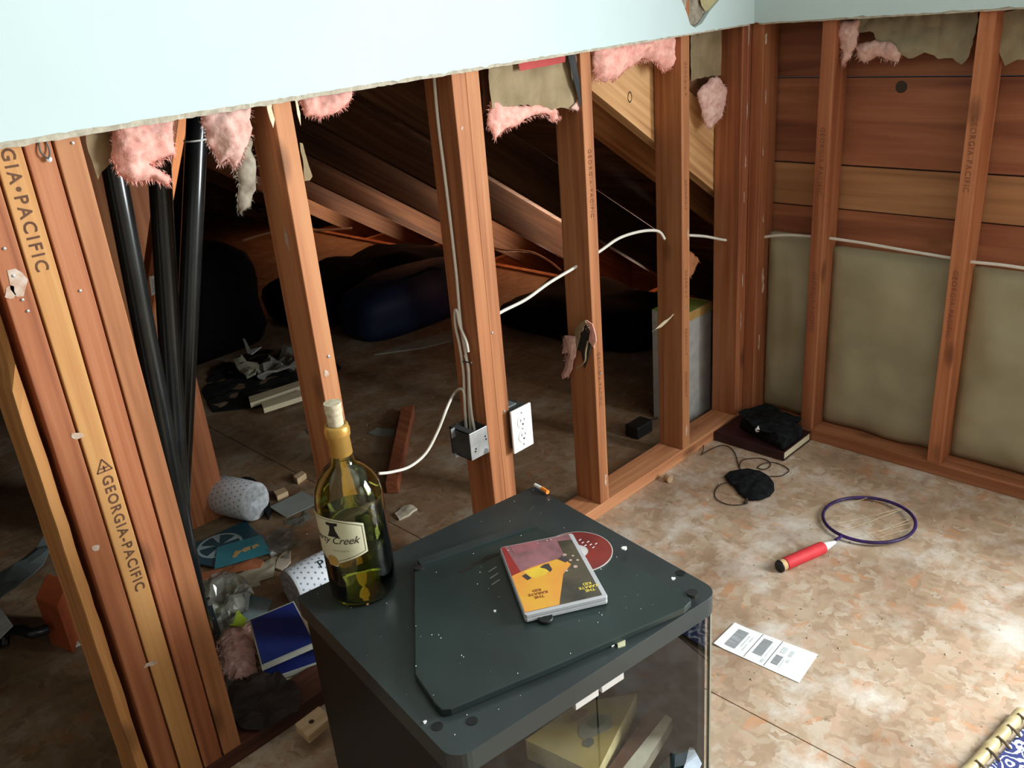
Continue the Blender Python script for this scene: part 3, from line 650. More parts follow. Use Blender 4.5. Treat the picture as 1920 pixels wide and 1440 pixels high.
MB().box((x0-.012, .05, zt-.02), (x0, .052, zt+.004)).build('bracket', STEEL, jb)
MB().box((x0-.004, .055, zb-.008), (x0+.012, .057, zb+.006)).build('bracket', STEEL, jb)
# outlet
XO, ZO = -1.1013, .3544
ot = empty('wall_outlet', (XO+.035, -.015, ZO), 'white duplex outlet with its cover plate on the doubled stud', 'outlet')
MB().box((XO, -.021, ZO), (XO+.07, -.015, ZO+.1145)).build('cover_plate', WHITEP, ot, bevel=.0025)
MB().box((XO+.008, -.0149, ZO+.006), (XO+.062, .045, ZO+.110)).build('metal_box', DARKST, ot, bevel=.002)
MB().box((XO+.004, .01, ZO+.108), (XO+.05, .04, ZO+.112)).build('top_bracket', STEEL, ot)
for zc in (.0375, .0765):
    MB().lathe([(0, 0), (.0165, 0), (.0172, .0012), (.0155, .0018), (0, .0018)], (XO+.035, -.021, ZO+zc), (0, -1, 0), 24).build('receptacle', WHITEP, ot)
    rp = ot.children[-1]
    for a, b, w, h in [(-.0065, .003, .0018, .007), (.0055, .003, .0018, .0058)]:
        MB().box((XO+.035+a-w/2, -.0232, ZO+zc+b-h/2+.002), (XO+.035+a+w/2, -.0227, ZO+zc+b+h/2+.002)).build('slot', BLK, rp)
    MB().lathe([(0, 0), (.0026, 0), (.0026, .0005), (0, .0005)], (XO+.035, -.0228, ZO+zc-.0065), (0, -1, 0), 10).build('ground_hole', BLK, rp)
for zc in (.0145, .057, .1): MB().lathe([(0, 0), (.003, 0), (.002, .001), (0, .001)], (XO+.035, -.0209, ZO+zc), (0, -1, 0), 10).build('screw', STEEL, ot)

# ------------------------------------------------------------------ pipes, post and brace behind the bundle
def pipe(pa, pb, ya, yb, r, label, top=None):
    a, b = ony(*pa, ya), ony(*pb, yb); d = (a-b)
    a2 = a+d*((1.9-a.z)/d.z) if top is None else a+d*top; b2 = b+d*((.0-b.z)/d.z)
    return tag(MB().tube([b2, b, a, a2], r, 24).build('drain_pipe', PIPEM, smooth=True), label, 'pipe')
pipe((229, 400), (290, 720), .20, .20, .0205, 'leftmost of the three black pipes, half hidden by the stud bundle')
pp = pipe((304, 400), (324, 740), .26, .26, .0215, 'middle one of the three black pipes')
p3_ = pipe((362, 400), (346, 740), .32, .32, .0215, 'rightmost of the three black pipes, white band near its top')
c = ony(367, 262, .32); MB().ring(c, .0225, .0018, 28, 6, (0, 0, 1)).build('band', PAPER, p3_)
bp = MB()
a1 = ony(424, 940, .92)
tag(MB().box((a1.x-.235, .92, 0), (a1.x, .958, 2.1)).build('wide_post', wood('post_wood', (.27, .085, .035), (.42, .15, .06), (.52, .22, .09))), 'broad red-brown wooden post behind the three black pipes', 'post')
e0, e1 = ony(354, 205, .40), ony(281, 612, .40)
br = empty('wooden_brace', e1, 'slanting orange brace with a small white sticker between the pipes', 'brace')
dx = V((.030, 0, 0)); d2 = V((.022, 0, 0))
OR = plain('orange_lit_and_stub', (.95, .27, .035), .5, var=.08); OR_SHADE = plain('orange_shaded', (.36, .10, .03), .6, var=.15)  # brace's lit and shaded faces put into two oranges; marker shares the brighter
MB().add([e0-d2*1.7, e0-d2*.9, e1, e1-d2*.9], [(0, 1, 2, 3)]).add([e0-d2*1.7+V((0, .03, 0)), e0-d2*.9+V((0, .03, 0)), e1+V((0, .03, 0)), e1-d2*.9+V((0, .03, 0))], [(0, 1, 2, 3)]).build('shaded_side', OR_SHADE, br)
MB().prism([e0-d2*.95, e0+d2*.1, e1+d2*.1, e1-d2*.02], (0, .028, 0)).build('lit_side', OR, br)
s_a = ony(286, 536, .3985); MB().prism([s_a+V((-.007, 0, -.02)), s_a+V((.004, 0, -.018)), s_a+V((.009, 0, .02)), s_a+V((-.002, 0, .021))], (0, .001, 0)).build('sticker', PAPER, br)
for k in range(6): MB().box((s_a.x-.003+k*.0007, s_a.y-.0006, s_a.z-.012+k*.0045), (s_a.x+.0035+k*.0007, s_a.y-.0001, s_a.z-.0105+k*.0045)).build('print_mark', GREYPRINT, br.children[-1] if k == 0 else br.children[2])

# ================================================================== MEDIA CABINET
CX = V((-1.6455, -.538, 0)); UX = V((.9902, -.1398, 0)); UY = V((.1398, .9902, 0)); HW, HD2, ZC = .2525, .2320, .50
def cab(u, v, z): return CX+UX*u+UY*v+V((0, 0, z))
def cbox(u0, u1, v0, v1, z0, z1):
    return MB().add([cab(u0, v0, z0), cab(u1, v0, z0), cab(u1, v1, z0), cab(u0, v1, z0), cab(u0, v0, z1), cab(u1, v0, z1), cab(u1, v1, z1), cab(u0, v1, z1)],
                    [(0, 3, 2, 1), (4, 5, 6, 7), (0, 1, 5, 4), (1, 2, 6, 5), (2, 3, 7, 6), (3, 0, 4, 7)])
cb = empty('media_cabinet', CX, 'dark grey media cabinet with smoked glass doors in the foreground', 'cabinet')
def rounded(u0, u1, v0, v1, rad_f, rad_b):
    P = []
    for (cu, cv, a0, rr) in [(u1, v1, 0, rad_b), (u0, v1, 90, rad_b), (u0, v0, 180, rad_f), (u1, v0, 270, rad_f)]:
        for k in range(7):
            a = math.radians(a0+15*k); P.append((cu+(-1 if cu == u1 else 1)*rr+math.cos(a)*rr, cv+(-1 if cv == v1 else 1)*rr+math.sin(a)*rr))
    return P
top = MB().prism([cab(u, v, ZC-.034) for u, v in rounded(-HW, HW, -HD2, HD2, .028, .008)], (0, 0, .034)).build('top_panel', CABT, cb, bevel=.004, seg=3)
MB2 = cbox(-HW+.008, -HW+.026, -HD2+.022, HD2-.004, .0, ZC-.034); MB2.build('side_panel', CABS, cb, bevel=.002)
cbox(HW-.026, HW-.008, -HD2+.022, HD2-.004, .0, ZC-.034).build('side_panel', CABS, cb, bevel=.002)
cbox(-HW+.026, HW-.026, HD2-.014, HD2-.006, .03, ZC-.034).build('back_panel', CABS, cb)
cbox(-HW+.026, HW-.026, -HD2+.03, HD2-.014, .02, .045).build('bottom_panel', CABS, cb)
cbox(-HW+.026, HW-.026, -HD2+.10, HD2-.014, .160, .175).build('shelf', plain('shelf_laminate', (.05, .05, .052), .5), cb)
for s in (-1, 1):
    u0, u1 = (-HW+.010, -.0015) if s < 0 else (.0015, HW-.010)
    g = cbox(u0, u1, -HD2+.014, -HD2+.019, .03, ZC-.0345).build('glass_door', SMOKE, cb)
    hu0, hu1 = (-.047, -.003) if s < 0 else (.003, .047)
    cbox(hu0, hu1, -HD2+.005, -HD2+.0135, ZC-.052, ZC-.038).build('door_handle', plain('brushed_handle', (.62, .62, .62), .35, metal=.4, var=.05), g, bevel=.001)
    hh = g.children[-1]
cbox(HW-.0075, HW-.0035, -HD2+.013, -HD2+.019, .03, ZC-.0345).build('edge_strip', plain('edge_strip', (.30, .29, .22), .35, metal=.3), cb)
# screw caps on the top
for px, py in [(820, 1362), (885, 1352), (1276, 1075)]:
    c = onz(px, py, ZC); MB().lathe([(0, 0), (.008, 0), (.008, .0008), (0, .001)], c, (0, 0, 1), 14).build('screw_cap', CABS, cb)

# lid / loose panel lying on the cabinet
ZL = ZC+.0125
lid = empty('loose_panel', onz(1010, 1150, ZC), 'loose dark panel with clipped corners lying skewed on the cabinet', 'panel')
lp = [(781, 1050), (1001, 977), (1012, 990), (1135, 1036), (1294, 1112), (1296, 1127), (1283, 1140), (1050, 1243), (846, 1329), (828, 1331), (815, 1319), (777, 1263), (776, 1075)]
lpw = [onz(a, b, ZL) for a, b in lp]
MB().prism([p-V((0, 0, .0115)) for p in lpw], (0, 0, .0115)).build('panel_board', CABL, lid, bevel=.0018, seg=2)
g1 = [onz(a, b, ZL) for a, b in [(783, 1052), (1001, 979), (1005, 988), (789, 1062)]]
MB().prism(g1, (0, 0, .0045)).build('raised_rim', CABT, lid)
gap = [(858, 1072), (880, 1062), (884, 1056), (905, 1048), (912, 1042), (936, 1036), (936, 1040), (915, 1049), (908, 1054), (888, 1061), (884, 1067), (862, 1075)]
MB().prism([onz(a, b, ZL+.0002) for a, b in gap], (0, 0, .0004)).build('crack', BLK, lid)
for px, py in [(785, 1065), (1298, 1113)]:
    c = onz(px, py, ZL); MB().lathe([(0, -.004), (.009, -.004), (.009, .0025), (.004, .003), (0, .003)], c, (0, 0, 1), 12).build('corner_nub', BLACKP, lid)
# faint emboss near the left of the disc case
for k in range(3): 
    c = onz(926+k*3, 1066+k*12, ZL+.0003); MB().box((c.x-.012, c.y-.001, c.z), (c.x+.006, c.y+.001, c.z+.0003)).build('embossed_mark', plain('emboss_grey', (.25, .26, .27), .5), lid)

# black cap, white chips
c = onz(1023, 1163, ZL); tag(MB().lathe([(0, 0), (.0105, 0), (.0118, .002), (.0115, .0055), (.010, .0065), (.008, .0055), (.003, .006), (0, .0065)], c, (0, 0, 1), 28).build('round_cap', BLACKP, smooth=True), 'small round black cap in front of the disc case', 'cap')
chips = [(1046, 1147, .011, 'white plaster chip just below the disc case', 1), (1170, 1029, .008, 'white plaster chip right of the red disc', 2), (1162, 1207, .012, 'cream chip on the front edge of the cabinet', 3), (1148, 1209, .006, 'small white chip beside the cream chip', 4), (992, 984, .009, 'white scrap at the back corner of the loose panel', 5), (1262, 1086, .005, 'small white chip near the right end of the loose panel', 6), (928, 1147, .004, 'tiny white chip on the middle of the loose panel', 7), (796, 1355, .004, 'tiny white chip near the front corner of the cabinet', 8)]
for px, py, s, lab, sd in chips:
    c = onz(px, py, ZL if sd not in (3, 4, 8) else ZC); rr = random.Random(sd); a = rr.uniform(0, 3)
    pts = [c+V((math.cos(a+t)*s*rr.uniform(.5, 1)*(1.2 if k % 2 else .6), math.sin(a+t)*s*rr.uniform(.4, .8), 0)) for k, t in enumerate([0, 1.2, 2.3, 3.2, 4.2, 5.3])]
    tag(MB().prism(pts, (0, 0, .0022)).build('plaster_chip', PAPER if sd != 3 else plain('cream_chip', (.62, .6, .38), .7)), lab, 'chip')
dust = MB(); rr = random.Random(11)
for k in range(90):
    u, v = rr.uniform(-HW+.01, HW-.01), rr.uniform(-HD2+.03, HD2-.01); c = cab(u, v, ZC+.0003)
    inside = False; n = len(lpw); j = n-1
    for i in range(n):
        if ((lpw[i].y > c.y) != (lpw[j].y > c.y)) and (c.x < (lpw[j].x-lpw[i].x)*(c.y-lpw[i].y)/(lpw[j].y-lpw[i].y)+lpw[i].x): inside = not inside
        j = i
    if inside: c.z = ZL+.0004
    s = rr.uniform(.0004, .0010); dust.add([c+V((-s, -s, 0)), c+V((s, -s*.6, 0)), c+V((s*.5, s, 0)), c+V((0, 0, s))], [(0, 2, 1), (0, 1, 3), (1, 2, 3), (2, 0, 3)])
tag(dust.build('plaster_dust', PAPER), 'white plaster specks scattered over the cabinet top', 'dust', kind='stuff')
# orange tipped stick at the back corner
a, b, c3 = onz(1003, 909, ZC+.006), onz(1016, 916, ZC+.006), onz(1027, 923, ZC+.006)
pn = empty('marker_stub', a, 'orange and white stub on the back corner of the cabinet', 'marker')
MB().tube([a, b], .0035, 10).build('white_end', PAPER, pn); MB().tube([b, c3], .0042, 10).build('orange_end', OR, pn)

# ------------------------------------------------------------------ disc and case
ZD = ZL+.0003
e = [onz(1136, 1030, ZD), onz(1085, 998, ZD)]
ctr = onz(1082, 1035, ZD)
dc = empty('disc', ctr, 'dark red disc sticking out from under the case', 'disc')
MB().lathe([(.0075, 0), (.060, 0), (.060, .0012), (.0075, .0012), (.0075, 0)], ctr, (0, 0, 1), 64).build('disc_body', plain('clear_rim', (.55, .52, .5), .2, spec=.8), dc)
MB().lathe([(.019, .0013), (.0585, .0013), (.0585, .0015), (.019, .0015)], ctr, (0, 0, 1), 64).build('printed_face', plain('disc_red', (.24, .028, .022), .25, c2=(.13, .018, .018), scale=14, spec=.6), dc)
for k in range(7):
    c = onz(1088+k*5, 1012+(k % 3)*4+k*1.2, ZD+.0017); MB().box((c.x-.003, c.y-.0008, c.z), (c.x+.002, c.y+.0008, c.z+.0002)).build('disc_lettering', PAPER, dc)
ZT = ZL+.0155
dq = [onz(*p, ZT) for p in [(937, 1026), (1073, 999), (1140, 1118), (984, 1154)]]
dq[0] = dq[0]; cs = empty('disc_case', (dq[0]+dq[2])*.5-V((0, 0, .0135)), 'clear-edged movie disc case with an orange and red cover', 'disc case')
def dcp(s, t, z):      # s along the short side (0..1), t along the long side, bilinear
    p = dq[0].lerp(dq[1], s).lerp(dq[3].lerp(dq[2], s), t); return V((p.x, p.y, z))
GREYP = plain('frosted_plastic', (.50, .50, .52), .3, var=.05, spec=.6)
b0, b1 = ZL+.0020, ZT
fr = [(0, .02), (.02, 0), (.98, 0), (1, .02), (1, .98), (.98, 1), (.02, 1), (0, .98)]
MB().prism([dcp(s, t, b0) for s, t in fr], (0, 0, (b1-b0)*.45)).build('case_tray', GREYP, cs, bevel=.0008)
MB().prism([dcp(s, t, b0+(b1-b0)*.52) for s, t in fr], (0, 0, (b1-b0)*.48-.0003)).build('case_lid', GREYP, cs, bevel=.0008)
def art(poly, z, mat, name='cover_art', label=None):
    o = MB().prism([dcp(.015+.93*s, .012+.955*t, z) for s, t in poly], (0, 0, .0001)).build(name, mat, cs)
    if label: o['label'] = label
    return o
RP = plain('art_red', (.36, .13, .15), .25, c2=(.24, .10, .12), scale=35, spec=.5); OL = plain('art_olive', (.10, .085, .055), .25, c2=(.045, .04, .03), scale=22, spec=.5)
ORG = plain('art_orange', (.80, .30, .06), .25, c2=(.78, .40, .05), scale=18, spec=.5); YEL = plain('art_yellow', (.82, .56, .06), .25, var=.1, spec=.5); DKB = plain('art_dark', (.06, .05, .05), .3)
SK = plain('art_mauve', (.34, .15, .17), .25, c2=(.20, .10, .11), scale=30, spec=.5); RD = plain('art_deep_red', (.30, .03, .03), .25, spec=.5); PKD = plain('art_pale_dot', (.50, .36, .30), .4)
z = ZT
art([(0, 0), (1, 0), (1, 1), (0, 1)], z, SK)
art([(0, 0), (.05, 0), (.14, .44), (0, .48)], z+.0002, RD); art([(.12, 0), (.5, 0), (.55, .12), (.15, .15)], z+.0003, RP)
art([(0, .47), (.30, .40), (.66, .36), (.78, .40), (.82, .48), (.66, .60), (.46, .96), (.44, 1), (0, 1)], z+.0004, ORG)
art([(.18, .44), (.42, .405), (.50, .50), (.44, .55), (.28, .57), (.22, .52)], z+.0005, YEL)
art([(.70, .50), (.62, .60), (.47, .96), (.45, 1), (1, 1), (1, .10), (.80, .08), (.80, .44)], z+.0003, OL)
art([(.40, .43), (.48, .40), (.54, .40), (.55, .50), (.51, .53), (.47, .47)], z+.0006, DKB); art([(.13, .50), (.19, .48), (.24, .56), (.18, .58)], z+.0006, DKB); art([(.68, .36), (.76, .33), (.84, .40), (.76, .44)], z+.0006, DKB)
for (s, t, r_) in [(.80, .32, .028), (.78, .33, .012), (.86, .53, .030), (.72, .56, .024), (.84, .42, .022), (.90, .36, .018), (.66, .04, .012), (.72, .035, .012), (.52, .05, .010), (.08, .07, .014), (.93, .44, .02)]:
    art([(s+r_*math.cos(a), t+r_*.72*math.sin(a)) for a in [k*math.pi/5 for k in range(10)]], z+.0007, PKD if r_ > .013 else SMEAR)
def title(s, t, size, mat):     # reads upside down from the camera
    ex = (dq[1]-dq[0]).normalized(); ey = (dq[0]-dq[3]).normalized(); c0 = dcp(s, t, z+.0009)
    for i, (w, dy) in enumerate([('THE', .0), ('KARATE', -size*1.0), ('KID', -size*2.0)]):
        lettering(w, size, lambda u, v: c0-ex*u-ey*(v+dy)+V((0, 0, 0)), mat, cs, name='cover_lettering', align='CENTER', offset=.0002)
title(.24, .80, .0085, plain('title_brown', (.22, .05, .02), .5)); title(.84, .86, .0085, plain('title_yellow', (.85, .65, .10), .4))

# ------------------------------------------------------------------ wine bottle
BB = (onz(684, 1103, ZC)); BB = V((BB.x, BB.y, ZC+.0003)); BR = .0545
bt = empty('wine_bottle', BB, 'large green wine bottle with cream label and cork on the cabinet', 'bottle')
def py_to_z(px, py):      # height on the bottle axis plane
    n = V((RF.x, RF.y, 0)).normalized(); d = ray(px, py); return (CAM+d*(((BB-CAM).dot(n))/d.dot(n))).z
ztop = py_to_z(644, 795); zcap = py_to_z(656, 857); zsh = py_to_z(668, 925); zneck = py_to_z(660, 872)
H = ztop-BB.z
prof = [(0, .004), (.03, .006), (BR-.010, .0), (BR-.004, .002), (BR, .009), (BR, .05), (BR, H*.555), (BR*.985, H*.60), (BR*.92, H*.655), (BR*.78, H*.71), (BR*.58, H*.755), (BR*.36, H*.785), (.0185, H*.805), (.0172, H*.83), (.0165, H*.96), (.0175, H*.965), (.0175, H*.995), (.016, H)]
inner = [(.013, H), (.0135, H*.83), (.016, H*.80), (BR*.32, H*.78), (BR*.54, H*.745), (BR*.74, H*.70), (BR*.88, H*.645), (BR*.945, H*.595), (BR-.0028, H*.55), (BR-.0028, .012), (BR-.008, .006), (.03, .010), (0, .009)]
G = glassm('green_glass', (.66, .71, .32), .01, 1.5)
MB().lathe(prof+inner, BB, n=64).build('glass_body', G, bt, smooth=True)
WINE = glassm('wine', (.50, .50, .18), .0, 1.33)
lv = .50
MB().lathe([(0, .0095), (.029, .0105), (BR-.009, .0065), (BR-.0034, .0125), (BR-.0034, H*lv), (0, H*lv)], BB, n=64).build('wine', WINE, bt, smooth=True)
GOLD = plain('gold_foil', (.62, .36, .09), .35, metal=.55, var=.12, scale=25)
MB().lathe([(.0176, H*.835), (.0182, H*.838), (.0174, H*.93), (.0195, H*.942), (.0200, H*.975), (.0190, H*.985), (.0182, H), (.0135, H+.0006)], BB, n=40).build('foil_capsule', GOLD, bt, smooth=True)
MB().lathe([(0, H*.97), (.0122, H*.97), (.0122, H+.017), (.0132, H+.022), (.0132, H+.037), (0, H+.0375)], BB, n=32).build('cork', plain('cork', (.70, .62, .46), .9, c2=(.5, .42, .28), scale=140), bt)
# label wrapped on the glass: angle 0 faces the point on the label's right edge
fa = math.atan2((CAM-BB).y, (CAM-BB).x)
def wrap(u, v, lift=.0006):      # u metres to the viewer's right along the surface, v metres up
    a = fa + u/BR; rr_ = BR+lift; return V((BB.x+math.cos(a)*rr_, BB.y+math.sin(a)*rr_, BB.z+v))
def zl(px, py):
    n = V((RF.x, RF.y, 0)).normalized(); d = ray(px, py); return (CAM+d*(((BB-CAM).dot(n)+BR)/d.dot(n)) if False else CAM+d*(((BB-CAM).dot(n)-BR*.8)/d.dot(n))).z-BB.z
vt, vr1, vr0, vb = zl(640, 974), zl(690, 977), zl(700, 1029), zl(645, 1056)
uR = .015; uC = -.045
def label_outline(g=0):
    P = []
    for k in range(13):
        t = k/12; u = uR-g+(uC*2-uR*1+g*2-uR)*0 + (-(uR-g)+(2*uC-uR+g))*t   # right to left
        top_ = vr1-g+(.014)*(math.sin(math.pi*t)**.8)+.002*0
        P.append((u, top_))
    L_ = 2*uC-uR+g
    P.append((L_, vr0+g))
    P.append((uC-.012+g*.3, vb+g+.006)); P.append((uC-.008, vb-.002+g)); P.append((uC+.008, vb-.002+g)); P.append((uC+.012-g*.3, vb+g+.006))
    P.append((uR-g, vr0+g))
    return P
def wrapped(poly, lift, name, mat, parent, dens=.004):
    bm = bmesh.new(); pts = [V((u, v, 0)) for u, v in poly]; vs = [bm.verts.new(p) for p in pts]
    for t in tessellate_polygon([pts]):
        try: bm.faces.new([vs[i] for i in t])
        except ValueError: pass
    for it in range(6):
        es = [e for e in bm.edges if abs(e.verts[0].co.x-e.verts[1].co.x) > dens]
        if not es: break
        bmesh.ops.subdivide_edges(bm, edges=es, cuts=1); bmesh.ops.triangulate(bm, faces=bm.faces)
    bm.verts.index_update(); m = MB(); m.add([wrap(v.co.x, v.co.y, lift) for v in bm.verts], [tuple(v.index for v in f.verts) for f in bm.faces]); bm.free()
    return m.build(name, mat, parent)
LAB = plain('label_cream', (.66, .63, .44), .6, var=.03)
lb = wrapped(label_outline(), .0005, 'paper_label', LAB, bt)
ol, il = label_outline(.0028), label_outline(.0035)
rim = MB()
for i in range(len(ol)):
    j = (i+1) % len(ol); n_ = 5
    for k in range(n_):
        f_ = lambda P, t: (P[i][0]*(1-t)+P[j][0]*t, P[i][1]*(1-t)+P[j][1]*t)
        a, b, c_, d_ = f_(ol, k/n_), f_(ol, (k+1)/n_), f_(il, (k+1)/n_), f_(il, k/n_)
        rim.add([wrap(*a, .0008), wrap(*b, .0008), wrap(*c_, .0008), wrap(*d_, .0008)], [(0, 1, 2, 3)])
rim.build('label_border', BLK, lb)
vm = (vr0+vr1)/2
lettering('Liberty Creek', .0185, lambda u, v: wrap(uR-.010-.099+u*.98, vm-.006+v, .0009), BLK, lb, name='label_lettering', shear=.45, spacing=.95)
lettering('CALIFORNIA', .0042, lambda u, v: wrap(uC+.004+u, vm-.020+v, .0009), plain('label_grey_ink', (.3, .27, .18), .7), lb, name='label_lettering', spacing=1.2)
uB, vB = -.036, vm+.018
bell = [(1.15*a_, 1.2*b_) for a_, b_ in [(-.0085, .0115), (.0095, .0115), (.009, .0075), (.0045, .0070), (.005, .001), (.008, -.006), (.0095, -.0095), (-.0085, -.0095), (-.006, -.005), (-.0035, .001), (-.003, .0070), (-.008, .0078)]]
wrapped([(uB+u, vB+v) for u, v in bell], .0010, 'bell_emblem', BLK, lb)
wrapped([(uC+.0105*math.cos(a), vb+.0085+.0095*math.sin(a)) for a in [k*math.pi/9 for k in range(18)]], .0011, 'gold_seal', plain('gold_seal', (.62, .34, .06), .5, c2=(.45, .28, .08), scale=90), lb)

# ------------------------------------------------------------------ things inside the cabinet
def inplane(px, py, v):   # point on the plane at depth v of the cabinet
    d = ray(px, py); n = UY; p0 = cab(0, v, 0); return CAM+d*((p0-CAM).dot(n)/d.dot(n))
def uvz(p): q = p-CX; return q.dot(UX), q.dot(UY), q.z
ZI = .10
yb = [onz(*p, ZI+.035) for p in [(985, 1386), (1062, 1345), (1196, 1300), (1122, 1452)]]
ZI2 = .215
Yb = empty('boxed_game', onz(1090, 1380, .19), 'yellow box with a grey-green picture behind the glass doors', 'box')
q = [onz(a, b, .22) for a, b in [(985, 1388), (1085, 1318), (1194, 1300), (1118, 1452)]]
YBX = plain('yellow_card', (.55, .42, .14), .5, c2=(.42, .33, .12), scale=9); YBS = plain('pale_yellow_card', (.68, .60, .34), .6)
MB().prism([p-V((0, 0, .042)) for p in q], (0, 0, .042)).build('box_body', YBS, Yb, bevel=.001)
MB().prism([p+V((0, 0, .0002)) for p in q], (0, 0, .0006)).build('printed_lid', YBX, Yb)
def blob(px, py, w, h, mat, nm='picture', z=.2212, seed=1, n=14):
    c = onz(px, py, z); rr = random.Random(seed)
    MB().prism([c+UX*(w*math.cos(k*2*math.pi/n)*rr.uniform(.7, 1.1))+UY*(h*math.sin(k*2*math.pi/n)*rr.uniform(.7, 1.1)) for k in range(n)], (0, 0, .0004)).build(nm, mat, Yb)
blob(1115, 1360, .036, .028, plain('pic_grey', (.28, .28, .22), .6), seed=2); blob(1122, 1352, .020, .015, plain('pic_green', (.10, .16, .10), .6), z=.2218, seed=3); blob(1085, 1340, .022, .010, plain('pic_brown', (.25, .15, .09), .6), seed=4); blob(1104, 1393, .012, .010, plain('pic_dark', (.12, .13, .10), .6), seed=5)
bk2 = empty('hardback_book', onz(1210, 1380, .045), 'pale-edged book leaning behind the right glass door', 'book')
q = [onz(a, b, .20) for a, b in [(1160, 1450), (1262, 1322), (1272, 1330), (1190, 1462)]]
q2 = [onz(a, b, .20) for a, b in [(1190, 1462), (1272, 1330), (1235, 1305), (1140, 1440)]]
MB().prism([p-V((0, 0, .025)) for p in q], (0, 0, .025)).build('pages', plain('page_cream', (.72, .70, .58), .8), bk2)
MB().prism([p-V((0, 0, .027)) for p in q2[:1]+q2[1:]], (0, 0, .0265)).build('cover', plain('brown_cover', (.13, .07, .05), .5), bk2)
dk = empty('dark_case', onz(1285, 1420, .15), 'dark green case with a white corner at the bottom right of the cabinet', 'case')
q = [onz(a, b, .17) for a, b in [(1225, 1450), (1270, 1400), (1300, 1402), (1320, 1460)]]
MB().prism([p-V((0, 0, .12)) for p in q], (0, 0, .12)).build('case_body', plain('dark_green_case', (.012, .03, .03), .3), dk, bevel=.003)
q = [onz(a, b, .172) for a, b in [(1292, 1402), (1300, 1402), (1316, 1432), (1308, 1450), (1278, 1450), (1286, 1430)]]
MB().prism(q, (0, 0, .001)).build('white_corner', plain('pale_blue_print', (.55, .62, .72), .5), dk)

# ================================================================== ROOM FLOOR THINGS
# book and black case in the corner
bo = empty('thick_book', (-.09, -.13, 0), 'thick dark maroon book lying in the corner under a black case', 'book')
MB().box((-.176, -.252, .002), (-.004, -.003, .0045)).build('cover', plain('maroon_cover', (.035, .010, .012), .45, var=.2), bo, bevel=.001)
MB().box((-.176, -.252, .0295), (-.004, -.003, .032)).build('cover', MATS['maroon_cover'], bo, bevel=.001)
MB().box((-.179, -.252, .002), (-.176, -.003, .032)).build('spine', MATS['maroon_cover'], bo, bevel=.001)
MB().box((-.176, -.248, .0046), (-.008, -.006, .0294)).build('pages', plain('page_edge', (.72, .64, .44), .8, var=.08, scale=200), bo)
cc = [onz(*p, .032) for p in [(1388, 803), (1468, 846), (1504, 820), (1440, 786)]]
ck = empty('black_case', (cc[0]+cc[2])*.5, 'lumpy black cloth case on the maroon book, white earbud on it', 'case')
mb = MB(); n = 12; P0 = []
for j in range(5):
    zz = .0322+.046*(j/4); ins = [0, -.02, -.01, .04, .16][j]
    for i in range(24):
        t = i/24*4; k = int(t); p = cc[k].lerp(cc[(k+1) % 4], t-k); c0 = (cc[0]+cc[2])*.5; p = p.lerp(c0, max(-.05, ins)+.03*noise.noise(V((i*.7, j, 2))))
        mb.v.append(V((p.x, p.y, zz+(.004*noise.noise(V((i*.9, 3, 1))) if j > 2 else 0))))
for j in range(4):
    for i in range(24): mb.f.append((j*24+i, j*24+(i+1) % 24, (j+1)*24+(i+1) % 24, (j+1)*24+i))
mb.f.append(tuple(reversed(range(24)))); mb.f.append(tuple(96+i for i in range(24)))
mb.build('case_body', FABRIC, ck, smooth=True)
fp = [onz(*p, .075) for p in [(1384, 772), (1437, 757), (1503, 786), (1480, 815), (1420, 808)]]
sheet(fp, (0, 0, 1), .003, amp=.006, freq=30, seed=8, L=.015).build('flap', FABRIC, ck)
c = onz(1420, 806, .074); eb = empty('earbud', c, 'small white earbud on the black case', 'earbud')
mb = MB().lathe([(0, -.005), (.006, -.004), (.0075, .001), (.0055, .006), (0, .0075)], c, (-.6, -.7, .3), 16); mb.build('bud_body', WHITEP, eb, smooth=True)
MB().tube([c, c+V((.012, .004, .006))], [.004, .003], 10).build('bud_stem', WHITEP, eb, smooth=True)
# eye mask / pouch with cord
mk = empty('eye_mask', onz(1405, 915, 0), 'black padded eye mask with a thin cord, lying on the floor', 'eye mask')
op = [(1358, 893), (1368, 884), (1385, 881), (1402, 879), (1425, 883), (1442, 893), (1451, 906), (1452, 920), (1444, 930), (1428, 937), (1410, 938), (1396, 933), (1384, 924), (1376, 912), (1366, 905)]
sheet([onz(*p, .006) for p in op], (0, 0, 1), .002, amp=.0015, freq=30, seed=2, L=.012, puff=.016, edge=.045).build('mask_pad', FABRIC, mk, smooth=True)
CORD = plain('brown_cord', (.035, .022, .015), .7)
def cord(px, lab_parent, z=.0025):
    MB().tube(spline([onz(a, b, z+.0008*math.sin(i*1.7)) for i, (a, b) in enumerate(px)], 6), .0016, 6).build('cord', CORD, lab_parent, smooth=True)
cord([(1362, 905), (1350, 909), (1342, 918), (1340, 928), (1344, 936), (1354, 942), (1366, 946), (1378, 947), (1392, 946), (1401, 943), (1399, 934)], mk)
cord([(1444, 893), (1458, 893), (1468, 891), (1479, 883), (1475, 877), (1466, 872), (1455, 868), (1444, 867), (1432, 869), (1424, 873), (1420, 877)], mk)
cord([(1420, 877), (1430, 880), (1441, 877), (1445, 870), (1440, 864), (1430, 860), (1418, 859), (1404, 860), (1394, 862), (1388, 868), (1387, 875)], mk)
cord([(1412, 882), (1398, 883), (1388, 879), (1384, 870), (1381, 858), (1377, 848), (1370, 840), (1362, 836), (1352, 835), (1340, 839), (1328, 845), (1314, 853)], mk)
cord([(1314, 853), (1318, 845), (1319, 835), (1318, 824), (1314, 815), (1308, 808)], mk, z=.006)
MB().tube([onz(1396, 944, .004), onz(1401, 936, .004)], .004, 8).build('cord_knot', CORD, mk)
